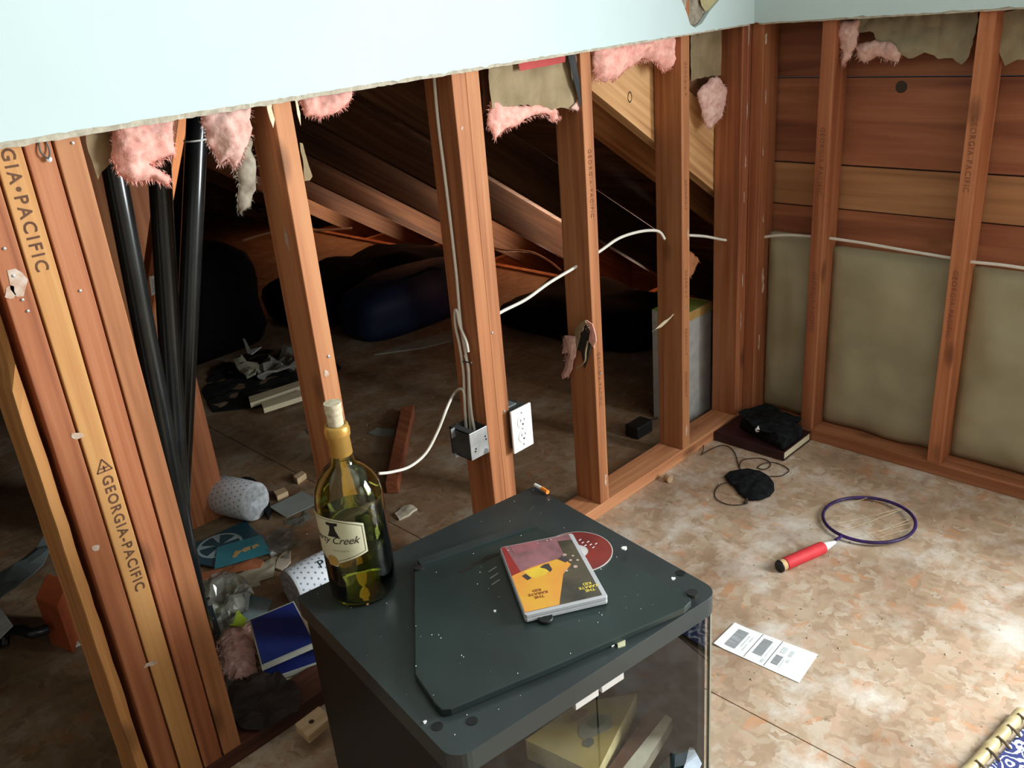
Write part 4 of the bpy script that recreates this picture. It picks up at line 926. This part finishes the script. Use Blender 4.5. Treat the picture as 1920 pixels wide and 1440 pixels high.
# racket
RC = V((-.354, -.597, .012)); 
rk = empty('racket', (-.5, -.57, 0), 'toy racket with purple hoop and red foam handle on the floor', 'racket')
PUR = plain('purple_hoop', (.055, .018, .16), .4, c2=(.02, .012, .04), scale=40)
hb, hc, ha = onz(1462, 1062, .014), onz(1478, 1054, .016), onz(1560, 1019, .014); hd = (ha-hb).normalized()
MB().ring(RC, .1165, .0045, 72, 8, (0.0, .03, 1)).build('hoop', PUR, rk, smooth=True)
j0 = onz(1566, 1013, .012)
MB().tube([j0, RC+(j0-RC).normalized()*.1165], .004, 8).build('throat', PUR, rk)
MB().lathe([(0, 0), (.0135, 0), (.0165, .004), (.0165, .006), (0, .006)], hb-hd*.004, hd, 20).build('butt_cap', BLACKP, rk)
L1 = (ha-hb).length
MB().lathe([(0, .002), (.0145, .002), (.0150, .018), (0, .018)], hb, hd, 20).build('butt_ring', plain('cork_ring', (.62, .42, .2), .7), rk)
MB().lathe([(0, .016), (.0155, .016), (.0165, .02), (.0165, L1*.80), (.0155, L1*.82), (0, L1*.82)], hb, hd, 24).build('foam_grip', plain('red_foam', (.62, .035, .045), .6, var=.08), rk, smooth=True)
MB().lathe([(0, L1*.81), (.0125, L1*.81), (.0105, L1*.9), (.004, L1+.012), (0, L1+.012)], hb, hd, 20).build('white_tip', WHITEP, rk, smooth=True)
sm = MB(); rr = random.Random(3)
for k in range(6):
    o_ = rr.uniform(-.09, .09); a = (-.62+k*.04); d = V((math.cos(a), math.sin(a), 0)); n = V((-d.y, d.x, 0)); l = math.sqrt(.113**2-o_**2); l0 = -l if k % 2 else rr.uniform(-.3, .4)*l
    sm.tube([RC+n*o_+d*l0+V((0, 0, -.008)), RC+n*(o_+rr.uniform(-.01, .01))+V((0, 0, -.009)), RC+n*o_+d*l], .0006, 4)
for k in range(5):
    o_ = -.08+k*.04; d = V((.55, .83, 0)); n = V((-d.y, d.x, 0)); l = math.sqrt(.113**2-o_**2)
    sm.tube([RC+n*o_-d*l*(1 if k % 2 else .2), RC+n*o_+V((0, 0, -.009)), RC+n*(o_+.01)+d*l*(.4 if k % 2 else 1)], .0006, 4)
sm.build('loose_strings', plain('string_cream', (.62, .5, .3), .5), rk); rk.children[-1]['kind'] = 'stuff'
# shipping label sheet
lq = [onz(*p, .0015) for p in [(1338, 1208), (1378, 1169), (1534, 1227), (1498, 1280)]]
sl = empty('label_sheet', (lq[0]+lq[2])*.5, 'white printed label sheet with barcodes on the floor', 'paper')
def lpnt(s, t, z=.0018): p = lq[0].lerp(lq[3], s).lerp(lq[1].lerp(lq[2], s), t); return V((p.x, p.y, z+.003*max(0, .12-s)/.12))
mb = MB(); N_ = 24
for i in range(N_+1):
    for t in (0, 1):
        mb.v.append(lpnt(i/N_, t, .0016)); mb.v.append(lpnt(i/N_, t, .0010))
for i in range(N_):
    a = i*4; mb.f += [(a, a+4, a+6, a+2), (a+1, a+3, a+7, a+5), (a, a+1, a+5, a+4), (a+2, a+6, a+7, a+3)]
mb.f += [(0, 2, 3, 1), (N_*4, N_*4+1, N_*4+3, N_*4+2)]
mb.build('sheet', plain('bright_paper', (.88, .90, .88), .6, var=.01), sl)
def lrect(s0, s1, t0, t1, mat, nm): MB().add([lpnt(s0, t0, .0021), lpnt(s1, t0, .0021), lpnt(s1, t1, .0021), lpnt(s0, t1, .0021)], [(0, 1, 2, 3)]).build(nm, mat, sl)
lrect(.355, .361, .03, .99, BLK, 'rule'); lrect(.590, .596, .03, .99, BLK, 'rule')
def barcode(s0, s1, t0, t1, seed):
    rr = random.Random(seed); t = t0; m = MB()
    while t < t1-.008:
        w_ = rr.uniform(.008, .028); m.add([lpnt(s0, t, .0022), lpnt(s1, t, .0022), lpnt(s1, min(t+w_, t1), .0022), lpnt(s0, min(t+w_, t1), .0022)], [(0, 1, 2, 3)]); t += w_+rr.uniform(.004, .010)
    m.build('barcode', GREYPRINT, sl)
barcode(.09, .22, .15, .86, 1); barcode(.40, .51, .27, .86, 2); barcode(.63, .71, .20, .52, 3)
for s, t, w_, h in [(.25, .3, .012, .45), (.29, .2, .014, .25), (.29, .55, .014, .2), (.54, .3, .010, .4), (.53, .1, .03, .12), (.73, .15, .010, .3), (.76, .4, .03, .10), (.64, .62, .06, .22), (.74, .6, .04, .2)]:
    lrect(s, s+w_, t, t+h, plain('light_print', (.62, .65, .66), .8), 'print_block')
# cork and crumbs on the floor
c = onz(1257, 905, .0); tag(MB().lathe([(0, 0), (.0105, 0), (.0115, .004), (.011, .022), (.0085, .0225), (.0075, .012), (0, .012)], c+V((0, 0, .0105)), (.3, .9, .05), 20).build('bottle_stopper', plain('tan_cork', (.5, .34, .2), .8)), 'small tan stopper on the floor near the bottom plate', 'stopper')
cr = MB(); rr = random.Random(21)
for k in range(420):
    x, y = rr.uniform(-1.15, -.02), rr.uniform(-1.2, -.02)
    if rr.random() < .35: x, y = rr.uniform(-1.9, -.1), rr.uniform(.1, 1.3)
    s = rr.uniform(.0008, .0026); c = V((x, y, .0005)); a = rr.uniform(0, 6)
    cr.add([c+V((math.cos(a)*s*2, math.sin(a)*s*2, 0)), c+V((math.cos(a+2)*s, math.sin(a+2)*s, 0)), c+V((math.cos(a+4)*s, math.sin(a+4)*s, 0)), c+V((0, 0, s))], [(0, 2, 1), (0, 1, 3), (1, 2, 3), (2, 0, 3)])
tag(cr.build('plaster_crumbs', plain('crumb', (.62, .56, .48), .9, c2=(.2, .14, .1), scale=9)), 'plaster crumbs scattered over the floor', 'crumbs', kind='stuff')
# bamboo edged mat
mt = empty('bamboo_mat', onz(1880, 1420, 0), 'navy and white patterned mat with a bamboo edge, bottom right corner', 'mat')
a, b = onz(1916, 1336, .013), onz(1818, 1445, .013); d = (b-a).normalized(); b = a+d*.30; nn = V((d.y, -d.x, 0)); nn = nn if nn.y < 0 else -nn
BAM = plain('bamboo', (.52, .43, .24), .4, c2=(.40, .31, .15), scale=30)
pts = []; rs = []
for k in range(31):
    p = a+d*(.01*k); pts.append(p); rs.append(.0118+(.0022 if k % 9 == 4 else 0)+.0004*math.sin(k))
MB().tube(pts, rs, 16).build('bamboo_edge', BAM, mt, smooth=True)
MB().tube([p+nn*.255 for p in pts], rs, 16).build('bamboo_edge', BAM, mt, smooth=True)
for k in range(7):
    p = a+d*(.022+.042*k); MB().tube([p+V((0, 0, .0125)), p+nn*.013+V((0, 0, .008)), p+nn*.026+V((0, 0, -.001))], .0026, 6).build('binding', plain('binding_dark', (.10, .065, .03), .8), mt)
def swirl():
    m, nt, b_ = _new('navy_swirl_cloth'); N = nt.nodes.new; L = nt.links.new
    g = N('ShaderNodeNewGeometry'); no = N('ShaderNodeTexNoise'); no.inputs['Scale'].default_value = 45; L(g.outputs['Position'], no.inputs['Vector'])
    ad = N('ShaderNodeVectorMath'); ad.operation = 'MULTIPLY_ADD'; L(no.outputs['Color'], ad.inputs[0]); ad.inputs[1].default_value = (.02, .02, 0); L(g.outputs['Position'], ad.inputs[2])
    v = N('ShaderNodeTexVoronoi'); v.inputs['Scale'].default_value = 34; L(ad.outputs[0], v.inputs['Vector'])
    mu = N('ShaderNodeMath'); mu.operation = 'MULTIPLY'; mu.inputs[1].default_value = 22; L(v.outputs['Distance'], mu.inputs[0])
    si = N('ShaderNodeMath'); si.operation = 'SINE'; L(mu.outputs[0], si.inputs[0])
    r_ = ramp(nt, [(.45, (.03, .035, .16)), (.55, (.62, .72, .80))]); L(si.outputs[0], r_.inputs[0]); L(r_.outputs[0], b_.inputs['Base Color']); b_.inputs['Roughness'].default_value = .9
    return m
q = [a+nn*.018, b+nn*.018, b+nn*.24, a+nn*.24]; q = [V((p.x, p.y, .005)) for p in q]
MB().prism(q, (0, 0, .003)).build('cloth', swirl(), mt)

# ================================================================== ATTIC THINGS
def flat(px, z, th, name, mat, label=None, cat=None, parent=None, amp=0, seed=1, L=.03, group=None, rag=0, bevel=0):
    pts = [onz(a, b, z+th) for a, b in px]
    if amp or rag: mb = sheet([p-V((0, 0, th/2)) for p in pts], (0, 0, 1), th, amp=amp, freq=22, seed=seed, L=L, rag=rag)
    else: mb = MB().prism([p-V((0, 0, th)) for p in pts], (0, 0, th))
    o = mb.build(name, mat, parent, bevel=bevel)
    return tag(o, label, cat, group) if label and parent is None else o
# toilet rolls
DOT = plain('roll_wrap', (.70, .74, .78), .5, var=.04); DOTP = plain('roll_print', (.20, .23, .31), .6); ENDW = plain('wrapped_end', (.62, .64, .66), .6, c2=(.35, .37, .40), scale=60, bump=.8)
def roll(c, axis, label, R=.052, Ln=.11):
    c = V(c); ax = V(axis).normalized(); e = empty('wrapped_toilet_roll', c, label, 'toilet roll')
    MB().lathe([(R*.93, -Ln/2-.002), (R, -Ln/2+.004), (R*1.01, 0), (R, Ln/2-.004), (R*.93, Ln/2+.002)], c, ax, 40).build('paper_wrap', DOT, e, smooth=True)
    a1_ = V((0, 0, 1)); a1_ = (a1_-ax*a1_.dot(ax)).normalized(); b1_ = ax.cross(a1_); dots = MB()
    for i in range(8):
        for j in range(22):
            u = -Ln/2+.010+(Ln-.02)*i/7; th = 2*math.pi*(j+.5*(i % 2))/22; rr_ = R*1.013+.0006; h = .0026
            if abs(u) > Ln/2-.006: continue
            ps = [c+ax*(u+du*h)+(a1_*math.cos(th+dt*h/R)+b1_*math.sin(th+dt*h/R))*rr_ for du, dt in [(-1, 0), (0, -1.3), (1, 0), (0, 1.3)]]
            dots.add(ps, [(0, 1, 2, 3)])
    dots.build('printed_dots', DOTP, e)
    for s in (-1, 1):
        m = MB(); rr = random.Random(5); n = 40; prof = [(R*.93, .002), (R*.7, .004), (R*.45, .002), (R*.22, -.006), (0, -.009)]
        m.lathe([(r_, s*(Ln/2+h)) for r_, h in prof], c, ax, n)
        m.v = [p+ax*noise.noise(p*90)*.003 for p in m.v]
        m.build('crumpled_end', ENDW, e, smooth=True)
    return e
A = onz(445, 934, .060); axA = onz(484, 956, .06)-onz(412, 916, .06); axA = axA.normalized()+V((.93, -.36, 0))*.35; roll((A.x, A.y, .0605), axA, 'white dotted toilet roll lying beside the gray card in the attic', R=.0595, Ln=.145)
B_ = onz(590, 1108, .05); 
axB = (onz(628, 1066, .06)-onz(552, 1104, .06)).normalized(); ex = axB
r2_ = roll((onz(588, 1086, .06).x, onz(588, 1086, .06).y, .0585), axB, 'white dotted toilet roll with a dark logo, just behind the cabinet', R=.058, Ln=.125)
c = onz(590, 1078, .10)

def on_roll(u, v):
    cc_ = V(r2_['_o']); a = math.radians(66)+v/.060; s_ = V((ex.y, -ex.x, 0)); return cc_+ex*(u+.012)+s_*(.0600*math.cos(a))+V((0, 0, .0600*math.sin(a)))
lettering('P', .034, lambda u, v: on_roll(u-.004, v-.014), plain('navy_ink', (.01, .04, .06), .5), r2_, name='logo')
# loose sheets
flat([(352, 985), (375, 943), (415, 966), (410, 990), (365, 1012)], .002, .002, 'cardboard_piece', plain('brown_card', (.20, .15, .08), .8), 'brown cardboard piece left of the toilet roll in the attic', 'cardboard')
mg = empty('teal_magazine', onz(430, 1030, 0), 'dark teal magazine with a pale dial picture in the attic litter', 'magazine')
flat([(356, 1023), (460, 976), (489, 1006), (402, 1063), (370, 1056)], .006, .004, 'cover', plain('deep_teal', (.012, .07, .10), .4), parent=mg)
dm = MB(); c = onz(412, 1022, .0115); dm.ring(c, .06, .004, 36, 4); dm.v = [V((v.x, v.y, .0108+(v.z-.0115)*.1)) for v in dm.v]
for k in range(5): a = k*1.256; dm.add([c+V((math.cos(a+t)*r_, math.sin(a+t)*r_, -.0004)) for t, r_ in [(0, .012), (.2, .06), (-.2, .06)]], [(0, 1, 2)])
dm.build('dial_picture', plain('dial_pale', (.30, .42, .45), .5), mg)
tp = empty('turquoise_photo', onz(450, 1035, .01), 'turquoise picture card with a golden figure on the magazine', 'picture')
flat([(407, 1026), (490, 1002), (508, 1036), (402, 1066)], .0125, .0012, 'card', plain('turquoise', (.035, .26, .32), .4, c2=(.025, .18, .24), scale=12), parent=tp)
for k, (px, py, w_) in enumerate([(445, 1036, .018), (462, 1030, .022), (478, 1024, .016), (440, 1043, .012)]):
    c = onz(px, py, .0142); MB().prism([c+V((math.cos(t)*w_*random.Random(k*9+i).uniform(.5, 1), math.sin(t)*w_*.7*random.Random(k*7+i).uniform(.5, 1), 0)) for i, t in enumerate([j*.7 for j in range(9)])], (0, 0, .0004)).build('figure', plain('golden_figure', (.50, .34, .14), .5), tp)
flat([(373, 1074), (402, 1069), (440, 1060), (478, 1046), (494, 1052), (488, 1062), (440, 1072), (376, 1086)], .004, .006, 'rust_ribbon', plain('rust_cloth', (.33, .11, .045), .8), 'rust-coloured strip under the turquoise card', 'cloth', amp=.004, seed=3)
flat([(420, 1088), (470, 1066), (520, 1042), (512, 1082), (470, 1094), (440, 1100)], .003, .0015, 'beige_sheet', plain('beige_sheet', (.40, .36, .26), .7), 'crumpled beige sheet below the turquoise card', 'paper', amp=.006, seed=4)
flat([(440, 1098), (486, 1088), (488, 1096), (444, 1106)], .0, .003, 'beige_strip', plain('beige_sheet', (.40, .36, .26), .7), 'narrow beige strip beside the crumpled beige sheet', 'paper')
FILM = clearfilm('clear_film', (.62, .62, .56), .07, .14)
flat([(498, 1005), (520, 985), (545, 990), (556, 1015), (540, 1045), (510, 1042), (500, 1030)], .012, .001, 'clear_plastic_bag', FILM, 'clear plastic bag right of the turquoise card', 'plastic bag', amp=.02, seed=5, L=.02)
flat([(530, 960), (570, 948), (600, 944), (606, 958), (560, 985), (535, 990)], .002, .001, 'plastic_wrap', FILM, 'clear plastic wrap scrap under the gray card', 'plastic wrap', amp=.012, seed=15, L=.02)
flat([(520, 1048), (530, 1036), (545, 1030), (545, 1052), (528, 1068), (516, 1064)], .004, .004, 'pale_scrap', plain('pale_scrap', (.5, .42, .33), .7), 'pale torn scrap left of the roll behind the cabinet', 'scrap', amp=.004, seed=6)
flat([(505, 950), (566, 921), (602, 940), (537, 970)], .012, .002, 'gray_card', plain('gray_card', (.24, .26, .24), .6, var=.05), 'plain gray card tilted on the attic litter', 'card')
def block(px, z, th, label, seed=0):
    o = flat(px, z, th, 'wood_block', TANB, label, 'wood block', bevel=.002); return o
block([(512, 921), (533, 913), (540, 921), (519, 931)], 0, .02, 'light wood block beside the gray card')
block([(549, 892), (566, 882), (574, 887), (557, 899)], 0, .02, 'light wood block farther back, beyond the gray card')
flat([(432, 900), (470, 898), (500, 915), (506, 945), (500, 960), (480, 930)], .0, .03, 'black_wrapper', FABRIC, 'crumpled black wrapper behind the dotted toilet roll', 'wrapper', amp=.02, seed=9)
# plastic packaging with paper
pk = empty('plastic_packaging', onz(420, 1130, 0), 'crumpled clear packaging with white paper near the stud bundle', 'packaging')
flat([(384, 1098), (410, 1084), (440, 1088), (462, 1112), (452, 1130), (440, 1150), (424, 1182), (410, 1196), (396, 1160), (386, 1120)], .02, .001, 'paper_insert', plain('grey_white_paper', (.46, .47, .43), .6), parent=pk, amp=.03, seed=7, L=.02)
flat([(378, 1090), (415, 1070), (455, 1084), (475, 1105), (462, 1140), (440, 1172), (405, 1190)], .045, .0008, 'clear_film', FILM, parent=pk, amp=.03, seed=8, L=.02)
flat([(386, 1121), (393, 1119), (414, 1186), (407, 1200)], .05, .002, 'dark_strip', plain('dark_teal_strip', (.01, .03, .035), .5), parent=pk)
flat([(430, 1172), (446, 1144), (462, 1160), (458, 1174)], .05, .002, 'lime_corner', plain('lime', (.36, .50, .04), .5), parent=pk)
tc_ = flat([(452, 1112), (512, 1124), (500, 1148), (456, 1166)], .012, .002, 'teal_card', plain('grey_teal', (.20, .24, .24), .5, c2=(.05, .14, .16), scale=7), 'grey-teal card behind the blue boxes', 'card')
# blue boxes
def bluebox(px, z, th, lab):
    e = empty('blue_box', onz(px[0][0], px[0][1], z), lab, 'box')
    pts = [onz(a, b, z+th) for a, b in px]; MB().prism([p-V((0, 0, th)) for p in pts], (0, 0, th)).build('box_body', plain('off_white_edge', (.42, .42, .36), .6), e)
    c0 = sum(pts, V())/4; MB().prism([p.lerp(c0, .055)+V((0, 0, .0003)) for p in pts], (0, 0, .0008)).build('blue_face', plain('navy_blue', (.012, .022, .14), .45, c2=(.010, .035, .16), scale=5), e)
bluebox([(467, 1162), (551, 1127), (592, 1206), (490, 1250)], .07, .012, 'navy blue box with a white edge left of the cabinet, upper one')
bluebox([(486, 1236), (590, 1196), (602, 1240), (497, 1276)], .030, .012, 'lower navy blue box beneath the upper one, left of the cabinet')
flat([(532, 1271), (598, 1242), (602, 1252), (537, 1279)], .0, .025, 'pale_slab', PALEW, 'pale slab under the lower blue box', 'slab')
pts = [onz(a, b, .02) for a, b in [(408, 1190), (438, 1166), (464, 1176), (478, 1220), (484, 1262), (440, 1272), (420, 1262), (412, 1230)]]
m = sheet(pts, (0, 0, 1), .002, amp=.008, freq=30, seed=12, L=.016, puff=.03, edge=.04, rag=.003); wisps(m, pts, (0, 0, 1), 350, .016, 12, 0)
tag(m.build('insulation_tuft', PINKP), 'pink fibreglass lying on the floor left of the blue boxes', 'insulation')
flat([(424, 1272), (470, 1264), (520, 1262), (556, 1286), (566, 1306), (560, 1338), (530, 1352), (505, 1366), (450, 1362), (430, 1330)], .052, .003, 'dark_cloth', plain('dark_brown_cloth', (.035, .022, .018), .8, c2=(.02, .014, .012), scale=20), 'dark brown cloth on the floor below the blue boxes', 'cloth', amp=.018, seed=10, L=.025)
wb = block([(552, 1357), (598, 1323), (620, 1344), (577, 1381)], .0385, .02, 'pale wood block with a dark knot left of the cabinet')
c = onz(584, 1353, .059); MB().lathe([(0, 0), (.006, 0), (0, .0006)], c, (0, 0, 1), 12).build('knot', plain('knot_wood', (.045, .03, .02), .8), wb)
# scraps behind the bottle
flat([(740, 962), (752, 950), (770, 946), (782, 952), (766, 964), (748, 972)], .0, .008, 'cream_scrap', plain('cream_scrap', (.52, .45, .34), .8), 'cream scrap on the attic floor right of the bottle', 'scrap', amp=.006, seed=4, L=.01)
flat([(690, 812), (706, 802), (742, 805), (738, 818), (706, 816)], .0, .003, 'gray_scrap', plain('gray_card', (.24, .26, .24), .6), 'gray scrap on the attic floor behind the bottle neck', 'scrap')
flat([(575, 806), (584, 800), (590, 806), (582, 813)], .0, .004, 'foil_scrap', plain('foil', (.6, .6, .62), .3, metal=.6), 'shiny scrap on the attic floor left of the single stud', 'scrap', amp=.003, L=.01)
tag(MB().prism([onz(a, b, .04) for a, b in [(752, 764), (776, 758), (745, 905), (722, 905)]], (0, 0, -.038)).build('floor_board', wood('red_board', (.16, .045, .02), (.26, .08, .035), (.33, .11, .05), 'y'), bevel=.002), 'reddish board lying on the attic floor behind the bottle neck', 'board')
# two cream laths, dark tarp, crumpled papers
for px, lab in [([(466, 744), (566, 712), (568, 722), (469, 756)], 'longer cream lath left of the single stud'), ([(490, 756), (570, 729), (572, 741), (494, 766)], 'shorter cream lath below the longer one')]:
    a_ = [onz(x_, y_, .03) for x_, y_ in px]; tag(MB().prism([p-V((0, 0, .02)) for p in a_], (0, 0, .02)).build('lath', PALEW), lab, 'lath')
tq = flat([(380, 735), (400, 690), (470, 660), (600, 648), (640, 690), (600, 735), (470, 765), (400, 772)], .0, .004, 'black_tarp', plain('black_tarp', (.008, .008, .008), .7), 'black tarp on the attic floor under the cream laths', 'tarp', amp=.012, seed=3, L=.06)
flat([(436, 672), (446, 668), (480, 678), (486, 684), (480, 702), (462, 704), (444, 690)], .03, .01, 'crumpled_paper', plain('olive_paper', (.36, .34, .24), .8), 'curved cream paper scrap above the cream laths', 'paper', amp=.03, seed=4, L=.04)
flat([(488, 672), (505, 668), (560, 645), (565, 690), (520, 695), (482, 704)], .03, .01, 'crumpled_paper', plain('grey_paper', (.27, .26, .23), .8), 'crumpled grey paper pile left of the single stud', 'paper', amp=.06, seed=5, L=.05)
flat([(455, 634), (460, 636), (470, 656), (490, 650), (472, 664), (464, 662)], .10, .004, 'white_tag', plain('tag_white', (.5, .5, .48), .6), 'small white tag in the dark of the attic', 'tag', L=.03)
# black duffel and blue bag
def lump(x0, x1, y0, y1, z0, z1, mat, name, label, cat, seed, parent=None, round_=.25, nz=9, na=36, amp=.05):
    mb = MB(); cx, cy, hx, hy = (x0+x1)/2, (y0+y1)/2, (x1-x0)/2, (y1-y0)/2
    for j in range(nz+1):
        t = j/nz; e = (1-abs(max(0, (t-.55)/.45))**2.4*.5)*(1 if t > .08 else .94)
        for i in range(na):
            a = 2*math.pi*i/na; c_, s_ = math.cos(a), math.sin(a); k = (abs(c_)**4+abs(s_)**4)**-.25
            q_ = V((cx+hx*c_*k*e, cy+hy*s_*k*e, z0+(z1-z0)*t)); q_ += V((c_, s_, .6*t))*noise.noise(q_*5+V((seed, 0, 0)))*amp*(.3 if t < .1 else 1)
            if j == 0: q_.z = z0
            mb.v.append(q_)
    for j in range(nz):
        for i in range(na): mb.f.append((j*na+i, j*na+(i+1) % na, (j+1)*na+(i+1) % na, (j+1)*na+i))
    mb.f.append(tuple(reversed(range(na))))
    o = len(mb.v); mb.v.append(V((cx, cy, z1-.005))); mb.f += [(nz*na+i, nz*na+(i+1) % na, o) for i in range(na)]
    ob = mb.build(name, mat, parent, smooth=True)
    return tag(ob, label, cat) if parent is None else ob
lump(-.36, .66, 2.08, 2.60, .001, .22, plain('black_bag', (.003, .003, .0035), .9, spec=.1), 'black_bag', 'big black bag filling the attic behind the single stud', 'bag', 1)
BLUEB = plain('dark_blue_bag', (.006, .010, .055), .6, c2=(.004, .012, .04), scale=4)
bb = empty('blue_bag', (0.05, 1.85, 0), 'dark blue bag on the attic floor in front of the black one', 'bag')
lump(-.28, .50, 1.70, 2.04, .001, .24, BLUEB, 'bag_body', '', '', 2, parent=bb, amp=.02)
MB().tube(spline([(-.15, 1.75, .235), (-.05, 1.70, .26), (.1, 1.70, .27), (.2, 1.75, .235)], 5), .008, 6).build('bag_handle', FABRIC, bb)
flat([(702, 664), (760, 645), (850, 618), (856, 636), (790, 652)], .0, .006, 'pale_board', plain('grey_board', (.24, .23, .18), .7), 'pale thin board at the foot of the blue bag', 'board')
lump(.22, .80, .62, 1.5, .001, .13, plain('black_bag', (.006, .006, .007), .8), 'black_lump', 'low black lump in the dark attic right of the nibbled stud', 'bag', 5)  # low black lump on the attic floor
lump(-1.25, -.42, 2.2, 3.0, .001, .52, MATS['black_bag'], 'shade_mass', 'added black mass standing for the dark attic between the pipes and the single stud', 'mass', 12)  # added black mass, stands for the unlit background here
# wires over the far lit rafters
cable([V(p) for p in [onz(455, 451, .25), onz(520, 434, .25), onz(600, 432, .20), onz(660, 428, .16)]], 'pair of thin cables crossing the attic beside the lit rafters', .006)
ccp = [(905, 458), (940, 468), (975, 470), (1000, 474), (1030, 490), (1052, 508)]
cable([onz(a, b, .12) for a, b in ccp], 'pinkish cable arching over the lit eave behind the doubled stud', .006, plain('pink_cable', (.5, .36, .3), .5))
# green topped carton behind the corner
ct = empty('carton', (-.06, .15, 0), 'tall white carton with a green and orange top behind the corner stud', 'carton')
zc_ = ony(1300, 582, .14).z; xa = ony(1283, 700, .14).x; xb = ony(1333, 700, .14).x
MB().box((xa-.012, .14, 0), (xb, .26, zc_)).build('carton_body', plain('grey_white_card', (.50, .50, .48), .7), ct, bevel=.002)
tz = zc_
MB().add([(xa-.012, .14, tz+.001), (xb, .14, tz+.001), (xb, .26, tz+.001), (xa-.012, .26, tz+.001)], [(0, 1, 2, 3)]).build('top_print', plain('lime_print', (.20, .28, .05), .5, c2=(.30, .30, .06), scale=20), ct)
MB().box((xa-.012, .138, tz-.03), (xb, .1395, tz)).build('orange_band', plain('orange_print', (.62, .26, .06), .5, c2=(.5, .4, .15), scale=25), ct)
MB().add([(xb-.012, .14, tz+.0015), (xb, .14, tz+.0015), (xb, .26, tz+.0015), (xb-.012, .26, tz+.0015)], [(0, 1, 2, 3)]).build('orange_band', MATS['orange_print'], ct)
cpt = V((xa+.0, .20, tz+.002)); MB().ring(cpt, .012, .002, 16, 4).build('top_emblem', BLK, ct)
for k in range(3): MB().box((xa-.02+.01*k, .1375, tz-.055-.014*k), (xa+.03, .1392, tz-.051-.014*k)).build('print_line', GREYPRINT, ct)
# black adapter
ad = empty('black_adapter', onz(1202, 818, 0), 'small black adapter on the attic floor between two studs', 'adapter')
c = onz(1202, 812, 0); MB().box((c.x-.05, c.y-.025, .0), (c.x+.035, c.y+.03, .045)).build('adapter_body', BLACKP, ad, bevel=.006)
MB().tube(spline([c+V((.035, 0, .02)), c+V((.07, .03, .012)), c+V((.12, .02, .004)), c+V((.16, .08, .004))], 5), .003, 6).build('cord', CORD, ad)
# orange tinted insulation curl on the second stud
tuft([(1290, 470), (1300, 476), (1312, 488), (1304, 500), (1300, 515), (1290, 522)], .12, 'rust-orange torn scrap behind the second stud from the corner', 60, .01, 21, plain('rust_scrap', (.5, .2, .09), .8))
# splinter crossing the second stud
paper([(1223, 622), (1240, 605), (1262, 590), (1268, 585), (1258, 597), (1240, 612)], .03, 'thin splinter hanging across the second stud from the corner', 31, PALEW, amp=.001, name='splinter', cat='splinter')
# left dark corner: bag, tarp, orange box, paper
lump(-2.52, -2.12, .72, 1.12, .001, .20, plain('black_vinyl', (.010, .011, .013), .35), 'black_bag', 'shiny black bag on the floor at the left picture edge', 'bag', 7, amp=.05)
MB_ = MB().tube(spline([onz(8, 1210, .02), onz(10, 1185, .05), onz(35, 1180, .08), onz(60, 1188, .08), onz(88, 1180, .07)], 6), .013, 8); tag(MB_.build('bag_strap', plain('black_vinyl', (.010, .011, .013), .35), smooth=True), 'thick black strap curling from the bag at the left edge', 'strap')
flat([(-40, 1092), (0, 1070), (50, 1040), (88, 1012), (96, 1030), (60, 1075), (10, 1110), (-40, 1140)], .20, .004, 'grey_tarp', plain('grey_vinyl', (.10, .12, .12), .5), 'grey tarp fold over the bag at the left edge', 'tarp', amp=.02, seed=2, L=.05)
flat([(-30, 1140), (0, 1138), (24, 1172), (0, 1196), (-30, 1210)], .10, .003, 'white_sheet', plain('tag_white', (.5, .5, .48), .6), 'white paper corner at the left edge', 'paper')
q = [onz(a, b, 0) for a, b in [(97, 1208), (138, 1226)]]
ob = empty('orange_box', q[0], 'orange-red box standing on the floor left of the stud bundle', 'box')
MB().prism([q[0], q[1], q[1]+V((.06, .09, 0)), q[0]+V((.06, .09, 0))], (0, 0, .14)).build('box_body', plain('orange_red', (.42, .09, .03), .6, var=.1), ob, bevel=.002)
c = onz(139, 1209, .004); tag(MB().box((c.x-.012, c.y-.008, 0), (c.x+.012, c.y+.008, .004)).build('paper_tag', PAPER), 'tiny white tag beside the orange-red box', 'tag')

for o in bpy.data.objects:
    if '_o' in o.keys(): del o['_o']
